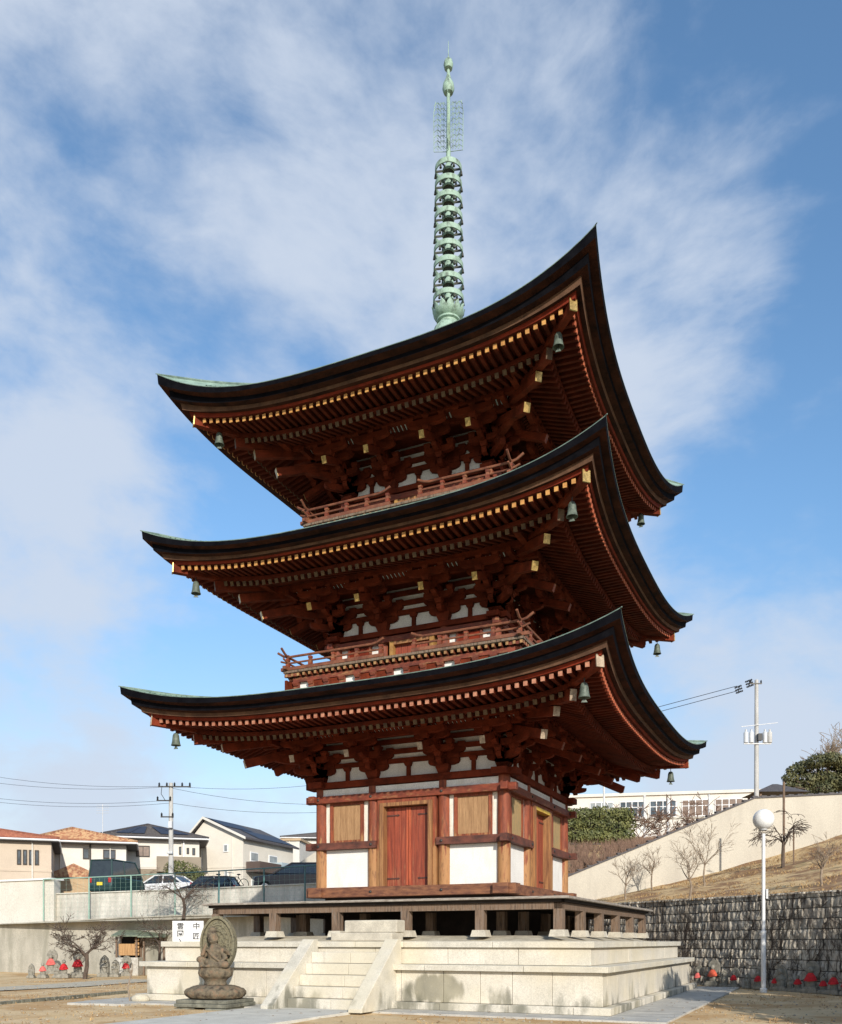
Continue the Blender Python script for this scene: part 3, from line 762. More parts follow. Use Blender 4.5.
# ---- veranda round the ground floor
vd = MB(); vh = 5.21
vd.box(-vh, vh, -vh, vh, 2.60, 2.66, 'deck_edge')
ver = vd.build('veranda', pagoda, bevel=.01); ver['label'] = 'weathered grey timber veranda on short posts'
vb = MB()
vb.box(-5.0, 5.0, -5.0, -4.80, 2.36, 2.52, 'wood_grey'); vb.box(-5.08, 5.08, -5.08, -5.0, 2.53, 2.597, 'shade_dark')  # second box is a dark strip painting the shade under the deck edge
quarter(vb).build('edge_beam', ver)
xs = [-4.9, -3.0, -1.05, .95, 2.95, 4.9]
pm = MB(); pm.box(-.11, .11, -.11, .11, 1.88, 2.37, 'wood_grey'); pme_ = pm.mesh('post')
bm_ = MB(); bm_.cbox((0, 0, 1.80), (.40, .40, .16), 'plain_stone', 0, .82); bme = bm_.mesh('base_stone')
done = set()
for k in range(4):
    for n in (4.9, 3.4):
        for u in xs:
            if n == 3.4 and abs(u) > 4: continue
            p = Matrix.Rotation(k * math.pi / 2, 3, 'Z') @ Vector(S(u, n, 0)); key = (round(p.x, 1), round(p.y, 1))
            if key in done: continue
            done.add(key); link('post', pme_, ver, p); link('base_stone', bme, ver, p)
jo = MB()
for x in [i * .95 - 4.7 for i in range(11)]: jo.box(x - .06, x + .06, -4.8, -2.9, 2.44, 2.595, 'shade_dark')
quarter(jo).build('floor_joists', ver)

# ---- wind bells (they hang from the eaves: things of their own)
corn = {'front': (1, -1), 'left': (-1, -1), 'right': (1, 1)}
word = ['lowest', 'middle', 'top']
bells = [(0, 5.70, 7.42), (1, 5.32, 11.66), (2, 4.87, 15.90)]
bm1 = MB(); bm1.lathe([(.02, .0), (.07, -.02), (.10, -.08), (.115, -.22), (.135, -.33), (.155, -.38), (.145, -.38), (.12, -.32), (.10, -.1), (.02, -.06)], (0, 0, -.1), 'bell_bronze', 16)
bm1.tube([(0, 0, .1), (0, 0, -.1)], .014, 'iron', 6); bm1.v = [(x * .88, y * .88, z * .9) for x, y, z in bm1.v]; bme1 = bm1.mesh('wind_bell')
bm2 = MB(); bm2.tube([(0, 0, -.2), (0, 0, -.50)], .008, 'iron', 5); bm2.prism([(-.07, -.53), (.07, -.53), (.04, -.48), (0, -.44), (-.04, -.48)], (0, 0, 0), (1, 0, 0), (0, 0, 1), .01, 'bell_bronze'); bme2 = bm2.mesh('clapper')
for li, b, z in bells:
    for nm_, (sx, sy) in corn.items():
        o = link('wind_bell', bme1, None, (sx * b, sy * b, z), rnd.random()); link('clapper', bme2, o, (0, 0, 0))
        tag(o, 'green bronze wind bell hanging under the %s corner of the %s roof' % ({'front': 'nearest', 'left': 'left', 'right': 'right'}[nm_], word[li]), 'wind bell', 'wind bells hanging from the roof corners')
# ================================================================== PODIUM AND STEPS
def course(mb, n, z0, z1, m, seed, lo=.9, hi=1.5, depth=.45):
    r = random.Random(seed)
    for k in range(4):
        M = Matrix.Rotation(k * math.pi / 2, 4, 'Z'); t = MB(); h = n if k % 2 == 0 else n - depth
        u = -h
        while u < h - 1e-3:
            e = u + r.uniform(lo, hi)
            if h - e < lo * .6: e = h
            t.box(u + .005, e - .005, -n + r.uniform(0, .006), -n + depth, z0 + .003, z1 - .003, m); u = e
        mb.merge(t, M)
podium = empty('stone_podium', (0, 0, 0)); tag(podium, 'two-stepped pale stone podium carrying the pagoda, with a stair in front', 'podium')
mb = MB(); course(mb, 6.46, .03, .20, 'podium_stone', 1, 1.2, 1.8); mb.build('plinth_course', podium, bevel=.012)
mb = MB(); course(mb, 6.24, .20, .93, 'podium_stone', 2, .75, 1.1); mb.build('lower_course', podium, bevel=.008)
mb = MB(); course(mb, 6.39, .93, 1.07, 'podium_cap', 3, 1.4, 2.4, .6); mb.build('lower_coping', podium, bevel=.012)
mb = MB(); course(mb, 5.90, 1.07, 1.46, 'podium_stone', 4, 1.3, 2.1); mb.build('upper_course', podium, bevel=.008)
mb = MB(); course(mb, 5.99, 1.46, 1.61, 'podium_cap', 5, 1.3, 2.3, .75); mb.build('upper_coping', podium, bevel=.012)
mb = MB(); mb.box(-6.1, 6.1, -6.1, 6.1, .02, .92, 'joint_dark'); mb.box(-5.8, 5.8, -5.8, 5.8, .92, 1.55, 'joint_dark'); mb.build('stone_core', podium)
mb = MB(); q = 24; hs = 5.25
vs = [(-hs + 2 * hs * i / q, -hs + 2 * hs * j / q, 1.585 + .17 * min(1, (hs - max(abs(-hs + 2 * hs * i / q), abs(-hs + 2 * hs * j / q))) / .9) + rnd.uniform(-.008, .008)) for j in range(q + 1) for i in range(q + 1)]
mb.add(vs, [(j * (q + 1) + i, j * (q + 1) + i + 1, (j + 1) * (q + 1) + i + 1, (j + 1) * (q + 1) + i) for j in range(q) for i in range(q)], 'mound_soil', True)
mb.build('earth_top', podium)
stair = MB(); ns = 6; rise = 1.61 / ns; run = 1.62 / ns
r = random.Random(5)
for i in range(ns - 1):
    z1 = 1.61 - rise * (i + 1); y0 = -6.0 - run * (i + 1)
    cut = r.uniform(-.4, .4)
    for a, b in ((-.99, cut), (cut, .99)): stair.box(a + .003, b - .003, y0, -6.0 - run * i + .35 if i else -5.95, z1 - rise + .006, z1, 'podium_stone')
st_ = stair.build('stair', podium, bevel=.012)
for sg in (-1, 1):
    ck = MB(); ck.prism([(-5.96, 1.60), (-5.96, 0.03), (-7.95, .03), (-7.95, .12), (-6.15, 1.66), (-5.96, 1.66)], (sg * 1.16, 0, 0), (0, 1, 0), (0, 0, 1), .34, 'podium_cap')
    ck.build('cheek_stone', st_, bevel=.012)
mb = MB(); mb.box(-.62, 1.08, -5.98, -5.35, 1.612, 1.82, 'plain_stone'); mb.box(-.36, 1.10, -5.75, -5.28, 1.82, 2.13, 'plain_stone')
o = mb.build('stepping_stone', bevel=.03); tag(o, 'two-tier pale stone step block at the top of the stair, under the door', 'step')

# ================================================================== SETTING: GROUND
mb = MB(); gx, gy = 90, 90
def gpt(i, j):
    l = -40 + 80 * i / gx; d = 4 + 60 * j / gy
    p = LD(l, d, 0); near = 1 if max(abs(p.x), abs(p.y)) < 8.2 else 0
    h = 0 if near else .03 * noise.noise(Vector((p.x * .5, p.y * .5, 0))) + .012 * noise.noise(Vector((p.x * 2, p.y * 2, 3)))
    return (p.x, p.y, h - .012)
mb.add([gpt(i, j) for j in range(gy + 1) for i in range(gx + 1)], [(j * (gx + 1) + i, j * (gx + 1) + i + 1, (j + 1) * (gx + 1) + i + 1, (j + 1) * (gx + 1) + i) for j in range(gy) for i in range(gx)], 'dirt', True)
tag(mb.build('ground'), kind='structure')
mb = MB(); mb.add([(-3000, -3000, -.08), (3000, -3000, -.08), (3000, 3000, -.08), (-3000, 3000, -.08)], [(0, 1, 2, 3)], 'far_ground'); tag(mb.build('far_ground'), kind='structure')
mb = MB()
def slabrow(x0, x1, y0, y1, along, m, z=.03, step=1.3):
    n = max(1, round(((x1 - x0) if along == 'x' else (y1 - y0)) / step))
    for i in range(n):
        if along == 'x': a, b = x0 + (x1 - x0) * i / n, x0 + (x1 - x0) * (i + 1) / n; mb.box(a + .004, b - .004, y0, y1, -.1, z + rnd.uniform(-.003, .003), m)
        else: a, b = y0 + (y1 - y0) * i / n, y0 + (y1 - y0) * (i + 1) / n; mb.box(x0, x1, a + .004, b - .004, -.1, z + rnd.uniform(-.003, .003), m)
slabrow(-7.4, 7.75, -7.35, -6.4, 'x', 'pavement'); slabrow(6.4, 7.75, -6.395, 7.4, 'y', 'pavement'); slabrow(-7.4, -6.4, -6.395, 7.4, 'y', 'pavement'); slabrow(-6.395, 6.395, 6.4, 7.4, 'x', 'pavement')
mb.box(-6.4, 6.4, -6.4, 6.4, -.1, .026, 'pavement')
tag(mb.build('podium_apron', bevel=.006), kind='structure')
mb = MB(); slabrow(-1.8, 1.0, -20, -7.36, 'y', 'path_slab', .045, 1.9); tag(mb.build('path', bevel=.006), kind='structure')
# left: pale path band and stone edging
def ribbon(pts, w, z, m, name):
    mb = MB(); vs = []
    for i, p in enumerate(pts):
        a = Vector(pts[max(i - 1, 0)]); b = Vector(pts[min(i + 1, len(pts) - 1)]); d = (b - a).normalized(); n_ = Vector((-d.y, d.x, 0))
        vs += [Vector(p) + n_ * w / 2 + Vector((0, 0, z)), Vector(p) - n_ * w / 2 + Vector((0, 0, z))]
    mb.add(vs, [(2 * i, 2 * i + 1, 2 * i + 3, 2 * i + 2) for i in range(len(pts) - 1)], m); return tag(mb.build(name), kind='structure')
def gp(px, py, z=0.0): d = (CAM.z - z) * F / (py - HY); return LD((px - HX) / F * d, d, z)
ribbon([gp(-120, 990), gp(-20, 990), gp(60, 986), gp(128, 981), gp(150, 980)], 2.4, .012, 'mound_soil', 'gravel_path')
mb = MB(); A = gp(-90, 1013); B = gp(128, 993); n = 26
for i in range(n):
    a = A.lerp(B, i / n); b = A.lerp(B, (i + 1) / n - .006); mb.beam(a + Vector((0, 0, .03)), b + Vector((0, 0, .03)), .12, .1, 'plinth_stone')
o = mb.build('path_edging', bevel=.01); tag(o, kind='structure')
mb = MB(); c = gp(104, 1004); mb.cbox((c.x, c.y, .0), (1.7, .7, .08), 'pavement', R(8)); o = mb.build('ground_slab', bevel=.01); tag(o, kind='structure')
# dry grass tufts
mb = MB(); r = random.Random(11)
for i in range(5200):
    l = r.uniform(-16, 16); d = r.uniform(15, 40); p = LD(l, d, 0)
    if -7.6 < p.x < 7.9 and -7.5 < p.y < 8: continue
    if abs(p.x) < 1.8 and p.y < -7: continue
    if noise.noise(Vector((p.x * .35, p.y * .35, 9))) < -.05: continue
    for _ in range(3):
        a = r.uniform(0, 6.28); h = r.uniform(.02, .07); q_ = p + Vector((r.uniform(-.05, .05), r.uniform(-.05, .05), 0)); dx = Vector((math.cos(a), math.sin(a), 0)) * .012; tp = q_ + Vector((r.uniform(-.04, .04), r.uniform(-.04, .04), h))
        mb.add([q_ - dx, q_ + dx, tp], [(0, 1, 2)], 'dry_grass')
tag(mb.build('dry_grass'), 'short dry winter grass scattered over the sandy ground', 'grass', kind='stuff')

mb = MB(); r = random.Random(12)
for i in range(2600):
    l = r.uniform(-13, 13); d = r.uniform(15.5, 34); p = LD(l, d, 0)
    if -6.5 < p.x < 6.5 and -6.5 < p.y < 8: continue
    on = (-7.4 < p.x < 7.75 and -7.35 < p.y < 7.4) or (-1.8 < p.x < 1.0 and p.y < -7.3)
    if on and r.random() < .6: continue
    z = .035 if on else .008; s_ = r.uniform(.012, .04)
    if r.random() < .5: mb.cbox((p.x, p.y, z), (s_ * 1.3, s_, s_ * .7), 'gravel', r.uniform(0, 3), .6)
    else:
        a = r.uniform(0, 6.28); u = Vector((math.cos(a), math.sin(a), 0)) * s_ * 1.4; v_ = Vector((-math.sin(a), math.cos(a), 0)) * s_ * .7; c = Vector((p.x, p.y, z + .012))
        mb.add([c - u, c + v_ + Vector((0, 0, .012)), c + u, c - v_], [(0, 1, 2, 3)], 'fallen_leaf')
tag(mb.build('gravel_and_leaves'), 'loose pebbles and fallen brown leaves strewn over the yard', 'litter', kind='stuff')

# ================================================================== STATUE
def remesh(mb, name, parent, vox, m, loc=(0, 0, 0), rz=0, disp=0):
    o = mb.build(name, parent, loc, rz)
    rm = o.modifiers.new('r', 'REMESH'); rm.mode = 'VOXEL'; rm.voxel_size = vox; rm.use_smooth_shade = True
    sm = o.modifiers.new('s', 'SMOOTH'); sm.iterations = 2; sm.factor = .5
    if disp:
        t = bpy.data.textures.new('n', 'CLOUDS'); t.noise_scale = .05; d = o.modifiers.new('d', 'DISPLACE'); d.texture = t; d.strength = disp; d.mid_level = .5
    return o
def limb(mb, pts, rad, m): mb.tube(pts, rad, m, 10); [mb.ell(p, (q, q, q), m, 10, 6) for p, q in zip(pts, rad)]
stt = empty('buddha_statue', (-2.90, -7.58, -.05), R(4)); tag(stt, 'weathered brown stone seated deity statue with oval halo on a lotus base', 'statue')
ss = 'statue_stone'
mb = MB(); mb.cbox((-.45, 0, .04), (.5, 1.2, .09), 'plinth_stone'); mb.cbox((.42, -.02, .04), (.55, 1.35, .08), 'plinth_stone', R(3))
mb.cbox((0, 0, .135), (1.46, 1.3, .09), 'plinth_stone'); mb.cbox((0, 0, .225), (1.40, 1.24, .085), 'plinth_stone'); mb.build('pedestal', stt, bevel=.015)
mb = MB()
mb.lathe([(.50, .27), (.66, .30), (.72, .40), (.70, .50), (.58, .60), (.46, .64), (.0, .65)], (0, 0, 0), ss, 28, sx=1, sy=.86)
for k in range(14):
    t = 2 * math.pi * k / 14 + .1; c = Vector((.60 * math.cos(t), .51 * math.sin(t), .44)); mb.ell(c, (.15, .14, .14), ss, 10, 7, Matrix.Rotation(t, 3, 'Z'))
    t += .22; c = Vector((.47 * math.cos(t), .40 * math.sin(t), .56)); mb.ell(c, (.11, .11, .07), ss, 10, 7)
mb.v = [(x * 1.04, y, .27 + (z - .27) * .88) for x, y, z in mb.v]
remesh(mb, 'lotus_base', stt, .018, ss, disp=.02)
mb = MB(); mb.lathe([(.30, .60), (.27, .68), (.30, .74), (.38, .80), (.42, .90), (.41, 1.0), (.36, 1.04), (0, 1.05)], (0, 0, 0), ss, 24, sy=.8)
for k in range(11):
    t = 2 * math.pi * k / 11; mb.ell((.345 * math.cos(t), .27 * math.sin(t), .90), (.10, .09, .12), ss, 10, 7)
remesh(mb, 'lotus_seat', stt, .016, ss, disp=.015)
mb = MB()   # figure: royal ease, one knee raised, hand to the cheek
limb(mb, [(0, -.02, 1.05), (0, 0, 1.22), (.0, .0, 1.42), (.0, -.01, 1.50)], [.20, .145, .165, .12], ss)
mb.ell((0, .0, 1.07), (.25, .18, .10), ss)
limb(mb, [(.0, -.01, 1.5), (-.02, -.03, 1.60)], [.065, .06], ss)
Mh = Matrix.Rotation(R(-14), 3, 'Y')
mb.ell((-.035, -.045, 1.70), (.098, .105, .125), ss, 14, 10, Mh)
mb.ell((-.035, -.15, 1.685), (.014, .02, .03), ss, 8, 5); mb.ell((-.075, -.135, 1.71), (.022, .012, .010), ss, 8, 5); mb.ell((.0, -.14, 1.705), (.022, .012, .010), ss, 8, 5); mb.ell((-.03, -.142, 1.64), (.026, .012, .010), ss, 8, 5)
mb.ell((-.14, -.03, 1.69), (.015, .028, .05), ss, 8, 5); mb.ell((.07, -.03, 1.71), (.015, .028, .05), ss, 8, 5)
mb.lathe([(.115, .0), (.105, .07), (.075, .10), (.085, .16), (.06, .23), (.0, .27)], (-.05, -.03, 1.76), ss, 14)
for t in (-.9, -.3, .3, .9): mb.ell((-.05 + .10 * math.sin(t), -.03 - .09 * math.cos(t), 1.82), (.025, .018, .05), ss, 8, 5)
limb(mb, [(-.15, 0, 1.45), (-.25, -.05, 1.28), (-.20, -.17, 1.34), (-.13, -.15, 1.56)], [.07, .055, .045, .035], ss)   # hand to cheek
limb(mb, [(.15, 0, 1.45), (.24, -.03, 1.26), (.18, -.16, 1.12)], [.07, .055, .04], ss)
limb(mb, [(.17, .05, 1.46), (.30, .02, 1.36), (.28, -.10, 1.44)], [.05, .042, .035], ss)
for i in range(4): limb(mb, [(-.15 + i * .014, -.16, 1.57), (-.14 + i * .012, -.165, 1.625)], [.011, .009], ss)
for i in range(4): limb(mb, [(.17 - i * .02, -.18, 1.11), (.13 - i * .02, -.215, 1.095)], [.013, .010], ss)
limb(mb, [(.10, -.04, 1.08), (.30, -.14, 1.10), (.02, -.25, 1.07)], [.11, .095, .06], ss)      # folded leg
limb(mb, [(-.10, -.04, 1.10), (-.25, -.16, 1.22), (-.16, -.24, 1.08)], [.11, .085, .06], ss)   # raised knee
mb.ell((-.05, -.27, 1.06), (.10, .05, .035), ss)
limb(mb, [(-.13, -.10, 1.46), (.03, -.15, 1.30), (.16, -.12, 1.18)], [.03, .035, .03], ss)      # scarf
mb.v = [(x * 1.22, y * 1.1, z) for x, y, z in mb.v]
remesh(mb, 'figure', stt, .0105, ss, disp=.008)
mb = MB(); oval = []; inner = []
for k in range(40):
    t = 2 * math.pi * k / 40; rr = .455 * (1 - .10 * max(0, math.sin(t)) ** 2)
    oval.append((rr * math.cos(t), 1.60 + .68 * math.sin(t)))
def ringb(a, b, y0, y1, m):
    n = len(a); vs = [(x, y0, z) for x, z in a] + [(x, y0, z) for x, z in b] + [(x, y1, z) for x, z in a] + [(x, y1, z) for x, z in b]
    fs = []
    for k in range(n):
        j = (k + 1) % n; fs += [(k, j, n + j, n + k), (2 * n + k, 3 * n + k, 3 * n + j, 2 * n + j), (k, 2 * n + k, 2 * n + j, j), (n + k, n + j, 3 * n + j, 3 * n + k)]
    mb.add(vs, fs, m, True)
sc2 = lambda f, c=1.60: [(x * f, c + (z - c) * f) for x, z in oval]
mb.prism(sc2(.985), (0, .20, 0), (1, 0, 0), (0, 0, 1), .10, 'halo_stone')
ringb(oval, sc2(.90), .075, .26, 'halo_stone'); ringb(sc2(.72), sc2(.66), .12, .16, 'halo_stone')
cir = [(.20 * math.cos(2 * math.pi * k / 40), 1.73 + .20 * math.sin(2 * math.pi * k / 40)) for k in range(40)]; ringb(cir, [(x * .85, 1.73 + (z - 1.73) * .85) for x, z in cir], .11, .16, 'halo_stone')
r = random.Random(4)
for i in range(150):
    t = r.uniform(0, 6.28); f = r.uniform(.25, .88); mb.ell((.38 * f * math.cos(t), .145, 1.60 + .64 * f * math.sin(t)), (r.uniform(.015, .035), .02, r.uniform(.015, .035)), 'halo_stone', 7, 5)
mb.build('halo', stt, (0, 0, 0), R(7))

# ================================================================== JIZO FIGURES
def jizo(p, rz, h, kind, cloth, label, group, pale=False):
    h *= .72 if 'block' in group else 1.0
    e = empty('jizo_statue', p, rz); tag(e, label, 'statue', group); sm_ = 'jizo_pale' if pale else 'jizo_stone'
    s_ = h
    b = MB(); b.cbox((0, 0, .07 * s_), (.52 * s_, .42 * s_, .14 * s_), sm_); b.cbox((0, 0, .17 * s_), (.42 * s_, .34 * s_, .07 * s_), sm_); b.build('base', e, bevel=.01)
    b = MB()
    if kind == 'stele':
        b.prism([(-.20 * s_, .2 * s_), (.20 * s_, .2 * s_), (.23 * s_, .6 * s_), (.17 * s_, .85 * s_), (0, 1.02 * s_), (-.17 * s_, .85 * s_), (-.23 * s_, .6 * s_)], (0, .07 * s_, 0), (1, 0, 0), (0, 0, 1), .12 * s_, sm_)
    if kind == 'halo':
        b.lathe([(0, 0), (.24 * s_, .001), (.24 * s_, .05 * s_), (0, .052 * s_)], (0, 0, 0), sm_, 20); b.v = [(x, .10 * s_ + z, .78 * s_ + y * 1.15) for x, y, z in b.v]
    b.lathe([(.15 * s_, .2 * s_), (.16 * s_, .3 * s_), (.12 * s_, .5 * s_), (.11 * s_, .58 * s_), (.05 * s_, .64 * s_), (.045 * s_, .67 * s_)], (0, -.02 * s_, 0), sm_, 12, sy=.8)
    b.ell((0, -.02 * s_, .76 * s_), (.085 * s_, .085 * s_, .105 * s_), sm_, 12, 8); b.ell((0, -.105 * s_, .75 * s_), (.012 * s_, .015 * s_, .02 * s_), sm_, 6, 4)
    for sx in (-1, 1):
        b.tube([(sx * .10 * s_, 0, .58 * s_), (sx * .14 * s_, -.05 * s_, .45 * s_), (sx * .02 * s_, -.13 * s_, .46 * s_)], [.045 * s_, .04 * s_, .03 * s_], sm_, 8)
        b.ell((sx * .085 * s_, -.02 * s_, .75 * s_), (.012 * s_, .02 * s_, .03 * s_), sm_, 6, 4)
    b.build('body', e)
    if cloth:
        b = MB(); n = 12; vs = []
        for i, (z, r0) in enumerate(((.665, .062), (.58, .135), (.46, .185), (.38, .205))):
            for k in range(n + 1):
                t = math.pi + math.pi * k / n; wv_ = 1 + (.06 * math.sin(k * 2.3) if i == 3 else 0)
                vs.append((r0 * s_ * math.cos(t) * 1.05, -.02 * s_ + r0 * s_ * math.sin(t) * wv_, z * s_ + (.03 * s_ * abs(math.cos(t)) if i == 3 else 0)))
        b.add(vs, [(i * (n + 1) + k, i * (n + 1) + k + 1, (i + 1) * (n + 1) + k + 1, (i + 1) * (n + 1) + k) for i in range(3) for k in range(n)], cloth, True); b.build('bib', e)
GL = 'stone figures along the left wall'; GR = 'stone figures at the foot of the stone block wall'
def fp(px, py): p = gp(px, py); return p
for px, py, h, kind, cloth, label in [
    (31, 978, .62, 'stele', None, 'small pointed brown stone without a bib, leftmost in the row'),
    (43, 978, .78, 'fig', 'pink_cloth', 'small stone figure with a low pink bib, second from the left in the row'),
    (51, 974, 1.15, 'halo', 'pink_cloth', 'tall haloed stone figure with a pink bib standing behind the two low ones'),
    (57, 978, .66, 'stele', None, 'plain grey stone between the pink bib and the red bib'),
    (64, 978, .95, 'fig', 'red_cloth', 'stone figure in a bright red bib under the bare tree, left of the biggest bib'),
    (78, 977.5, 1.2, 'halo', 'red_cloth', 'broad stone figure wearing the biggest red bib in the left row'),
    (104, 977, .98, 'stele', None, 'grey arched stone figure without a bib, right of the bare tree trunk'),
    (115, 977, .78, 'stele', None, 'small mossy stone next to the white block, without a bib'),
    (126, 976, .90, 'halo', 'red_cloth', 'round-haloed stone figure with a red bib beside the podium')]:
    jizo(fp(px, py), ROT + rnd.uniform(-.1, .1), h, kind, cloth, label, GL)
# right wall line
WS = .38
def wallpt(dep, z=0.0, off=0.0): return LD(12.9 - WS * (dep - 27.3) - off, dep, z)
for px, dy, h, kind, cloth, label in [
    (698, 0, .95, 'halo', 'pink_cloth', 'stone figure with a faded pink bib closest to the podium'),
    (706, 0, .7, 'stele', None, 'small dark stone between the pink and the orange bib'),
    (713, 0, 1.25, 'halo', 'orange_cloth', 'tall stone figure in an orange bib standing before a dark niche'),
    (724, 0, .8, 'stele', None, 'grey pointed stone right of the orange bib'),
    (734, 0, .92, 'halo', 'red_cloth', 'small haloed figure with a red bib left of the dark pointed stone'),
    (747, 0, .72, 'stele', None, 'dark pointed stone left of the lamp post'),
    (758.5, 0, .95, 'halo', 'red_cloth', 'haloed figure with a red bib just left of the lamp post'),
    (775.5, 0, .85, 'fig', 'red_cloth', 'figure with a red bib just right of the lamp post'),
    (781, 0, 1.15, 'stele', None, 'tall arched grey stone behind the bib beside the lamp post'),
    (790, 0, .7, 'stele', None, 'low stone between the arched stone and the shaded red bib'),
    (798, 0, .88, 'fig', 'red_cloth', 'low figure with a dark red bib, left of the tall haloed one'),
    (811, 0, 1.32, 'halo', 'red_cloth', 'tallest haloed stone figure with a red bib near the right edge'),
    (823.5, 0, .85, 'fig', 'red_cloth', 'low figure with a red bib between two taller ones at the right edge'),
    (834, 0, 1.1, 'fig', 'red_cloth', 'broad figure with a red bib, second from the right edge'),
    (846, 0, .9, 'fig', 'red_cloth', 'figure with a red bib cut by the right edge')]:
    k = (px - HX) / F; dep = (12.9 - .55 + WS * 27.3) / (k + WS)
    jizo(wallpt(dep, 0, .55), ROT - R(50) + rnd.uniform(-.15, .15), h, kind, cloth, label, GR)

# ================================================================== STONE BLOCK WALL (right)
P0 = wallpt(13); P1 = wallpt(56); Lw = (P1 - P0).length; dirw = (P1 - P0).normalized(); angw = math.atan2(dirw.y, dirw.x)
sw = empty('retaining_wall', P0, angw); tag(sw, 'rough grey split-stone block wall in level courses holding up the grassy slope', 'wall')
mb = MB(); r = random.Random(21); ch = .335; ncourse = 10
def topz(x): return 3.10 + .36 * x / Lw
for c in range(ncourse):
    x = -r.uniform(0, .3)
    while x < Lw:
        wdt = r.uniform(.22, .55); z0 = c * ch; z1 = z0 + ch
        if z0 > topz(x) - .05: break
        z1 = min(z1, topz(x)) ; pr = r.uniform(.03, .05); lean = .06
        nx, nz = 6, 3; vs = []
        for j in range(nz + 1):
            for i in range(nx + 1):
                X = x + .005 + (wdt - .010) * i / nx; Z = z0 + .012 + (z1 - z0 - .024) * j / nz
                edge = i in (0, nx) or j in (0, nz)
                d = pr + .065 * noise.noise(Vector((X * 9, c * 3.3, Z * 2.0))) + r.uniform(-.012, .012) - (.018 if edge else 0)
                vs.append((X, d - Z * lean, Z))
        q = nx + 1
        mb.add(vs, [(j * q + i, (j + 1) * q + i, (j + 1) * q + i + 1, j * q + i + 1) for j in range(nz) for i in range(nx)], 'split_stone'); x += wdt
# outward side is toward the camera-left: local +y
mb.box(-.5, Lw + .5, -.9, -.30, -.2, 3.05, 'joint_dark')
vs = [(-.5, -.03, 0), (Lw + .5, -.03, 0), (Lw + .5, -.24, topz(Lw) - .05), (-.5, -.20, topz(0) - .05)]
mb.add(vs, [(0, 3, 2, 1)], 'joint_dark'); mb.build('stone_blocks', sw)

# slope above the wall
def latw(d): return 12.9 - WS * (d - 27.3)
mb = MB(); nu, nd = 60, 60
def slp(i, j):
    d = 12 + 39 * j / nd; u = (i / nu) ** 1.3 * 36; x = (d - 13)
    z = 3.04 + .36 * max(x, 0) / 49 + (.052 * u ** 1.487 if u < 20 else 4.46 + (u - 20) * .33) + (.14 * noise.noise(Vector((u * .4, d * .4, 1))) + .05 * noise.noise(Vector((u * 2, d * 2, 5)))) * min(1, u)
    p = LD(latw(d) + .12 + u, d, z); return tuple(p)
mb.add([slp(i, j) for j in range(nd + 1) for i in range(nu + 1)], [(j * (nu + 1) + i, j * (nu + 1) + i + 1, (j + 1) * (nu + 1) + i + 1, (j + 1) * (nu + 1) + i) for j in range(nd) for i in range(nu)], 'slope_grass', True)
slope = mb.build('grassy_slope'); tag(slope, kind='structure')
def slope_z(lat, d):
    u = max(lat - latw(d), 0); return 3.04 + .36 * (d - 13) / 49 + (.052 * u ** 1.487 if u < 20 else 4.46 + (u - 20) * .33)
mb = MB(); r = random.Random(31)
for i in range(9000):
    d = r.uniform(24, 50); u = r.uniform(0, 18) ; lat = latw(d) + .12 + u; p = LD(lat, d, slope_z(lat, d) - .03)
    if noise.noise(Vector((p.x * .5, p.y * .5, 2))) < -.2: continue
    for _ in range(2):
        a = r.uniform(0, 6.28); h = r.uniform(.04, .13); dx = Vector((math.cos(a), math.sin(a), 0)) * .02
        mb.add([p - dx, p + dx, p + Vector((r.uniform(-.1, .1), r.uniform(-.1, .1), h))], [(0, 1, 2)], 'dry_grass')
tag(mb.build('slope_tufts'), 'tufts of dry brown grass on the slope above the stone wall', 'grass', kind='stuff')

# cream wall climbing behind the slope
mb = MB(); D = 50.5
top = [(520, 898), (570, 876), (640, 847), (700, 821.5), (755, 798.5), (800, 796.5), (842, 794.5), (900, 792)]
T = [lz(x, y, D) for x, y in top]
for (l0, z0), (l1, z1) in zip(T[:-1], T[1:]):
    a, b = LD(l0, D, z0), LD(l1, D, z1); n_ = FW * .25; lo = Vector((0, 0, 1))
    vs = [LD(l0, D, 0), LD(l1, D, 0), b, a]; vs += [v_ + n_ for v_ in vs]
    mb.add(vs, [(0, 1, 2, 3), (7, 6, 5, 4), (3, 2, 6, 7)], 'cream_slope_wall')
cw = mb.build('boundary_wall'); tag(cw, 'long smooth cream wall climbing to the right behind the grassy slope', 'wall')
mb = MB()
for (l0, z0), (l1, z1) in zip(T[:-1], T[1:]): mb.beam(LD(l0, D + .12, z0 + .05), LD(l1, D + .12, z1 + .05), .36, .09, 'dark_tile')
l0, z0 = T[0]; 
for (l0, z0), (l1, z1) in zip(T[:-1], T[1:]):
    n = max(2, int((l1 - l0) / .5))
    for i in range(n): 
        t = i / n; mb.cbox(LD(l0 + (l1 - l0) * t, D + .12, z0 + (z1 - z0) * t + .11), (.3, .34, .07), 'dark_tile', ROT)
mb.build('coping', cw)

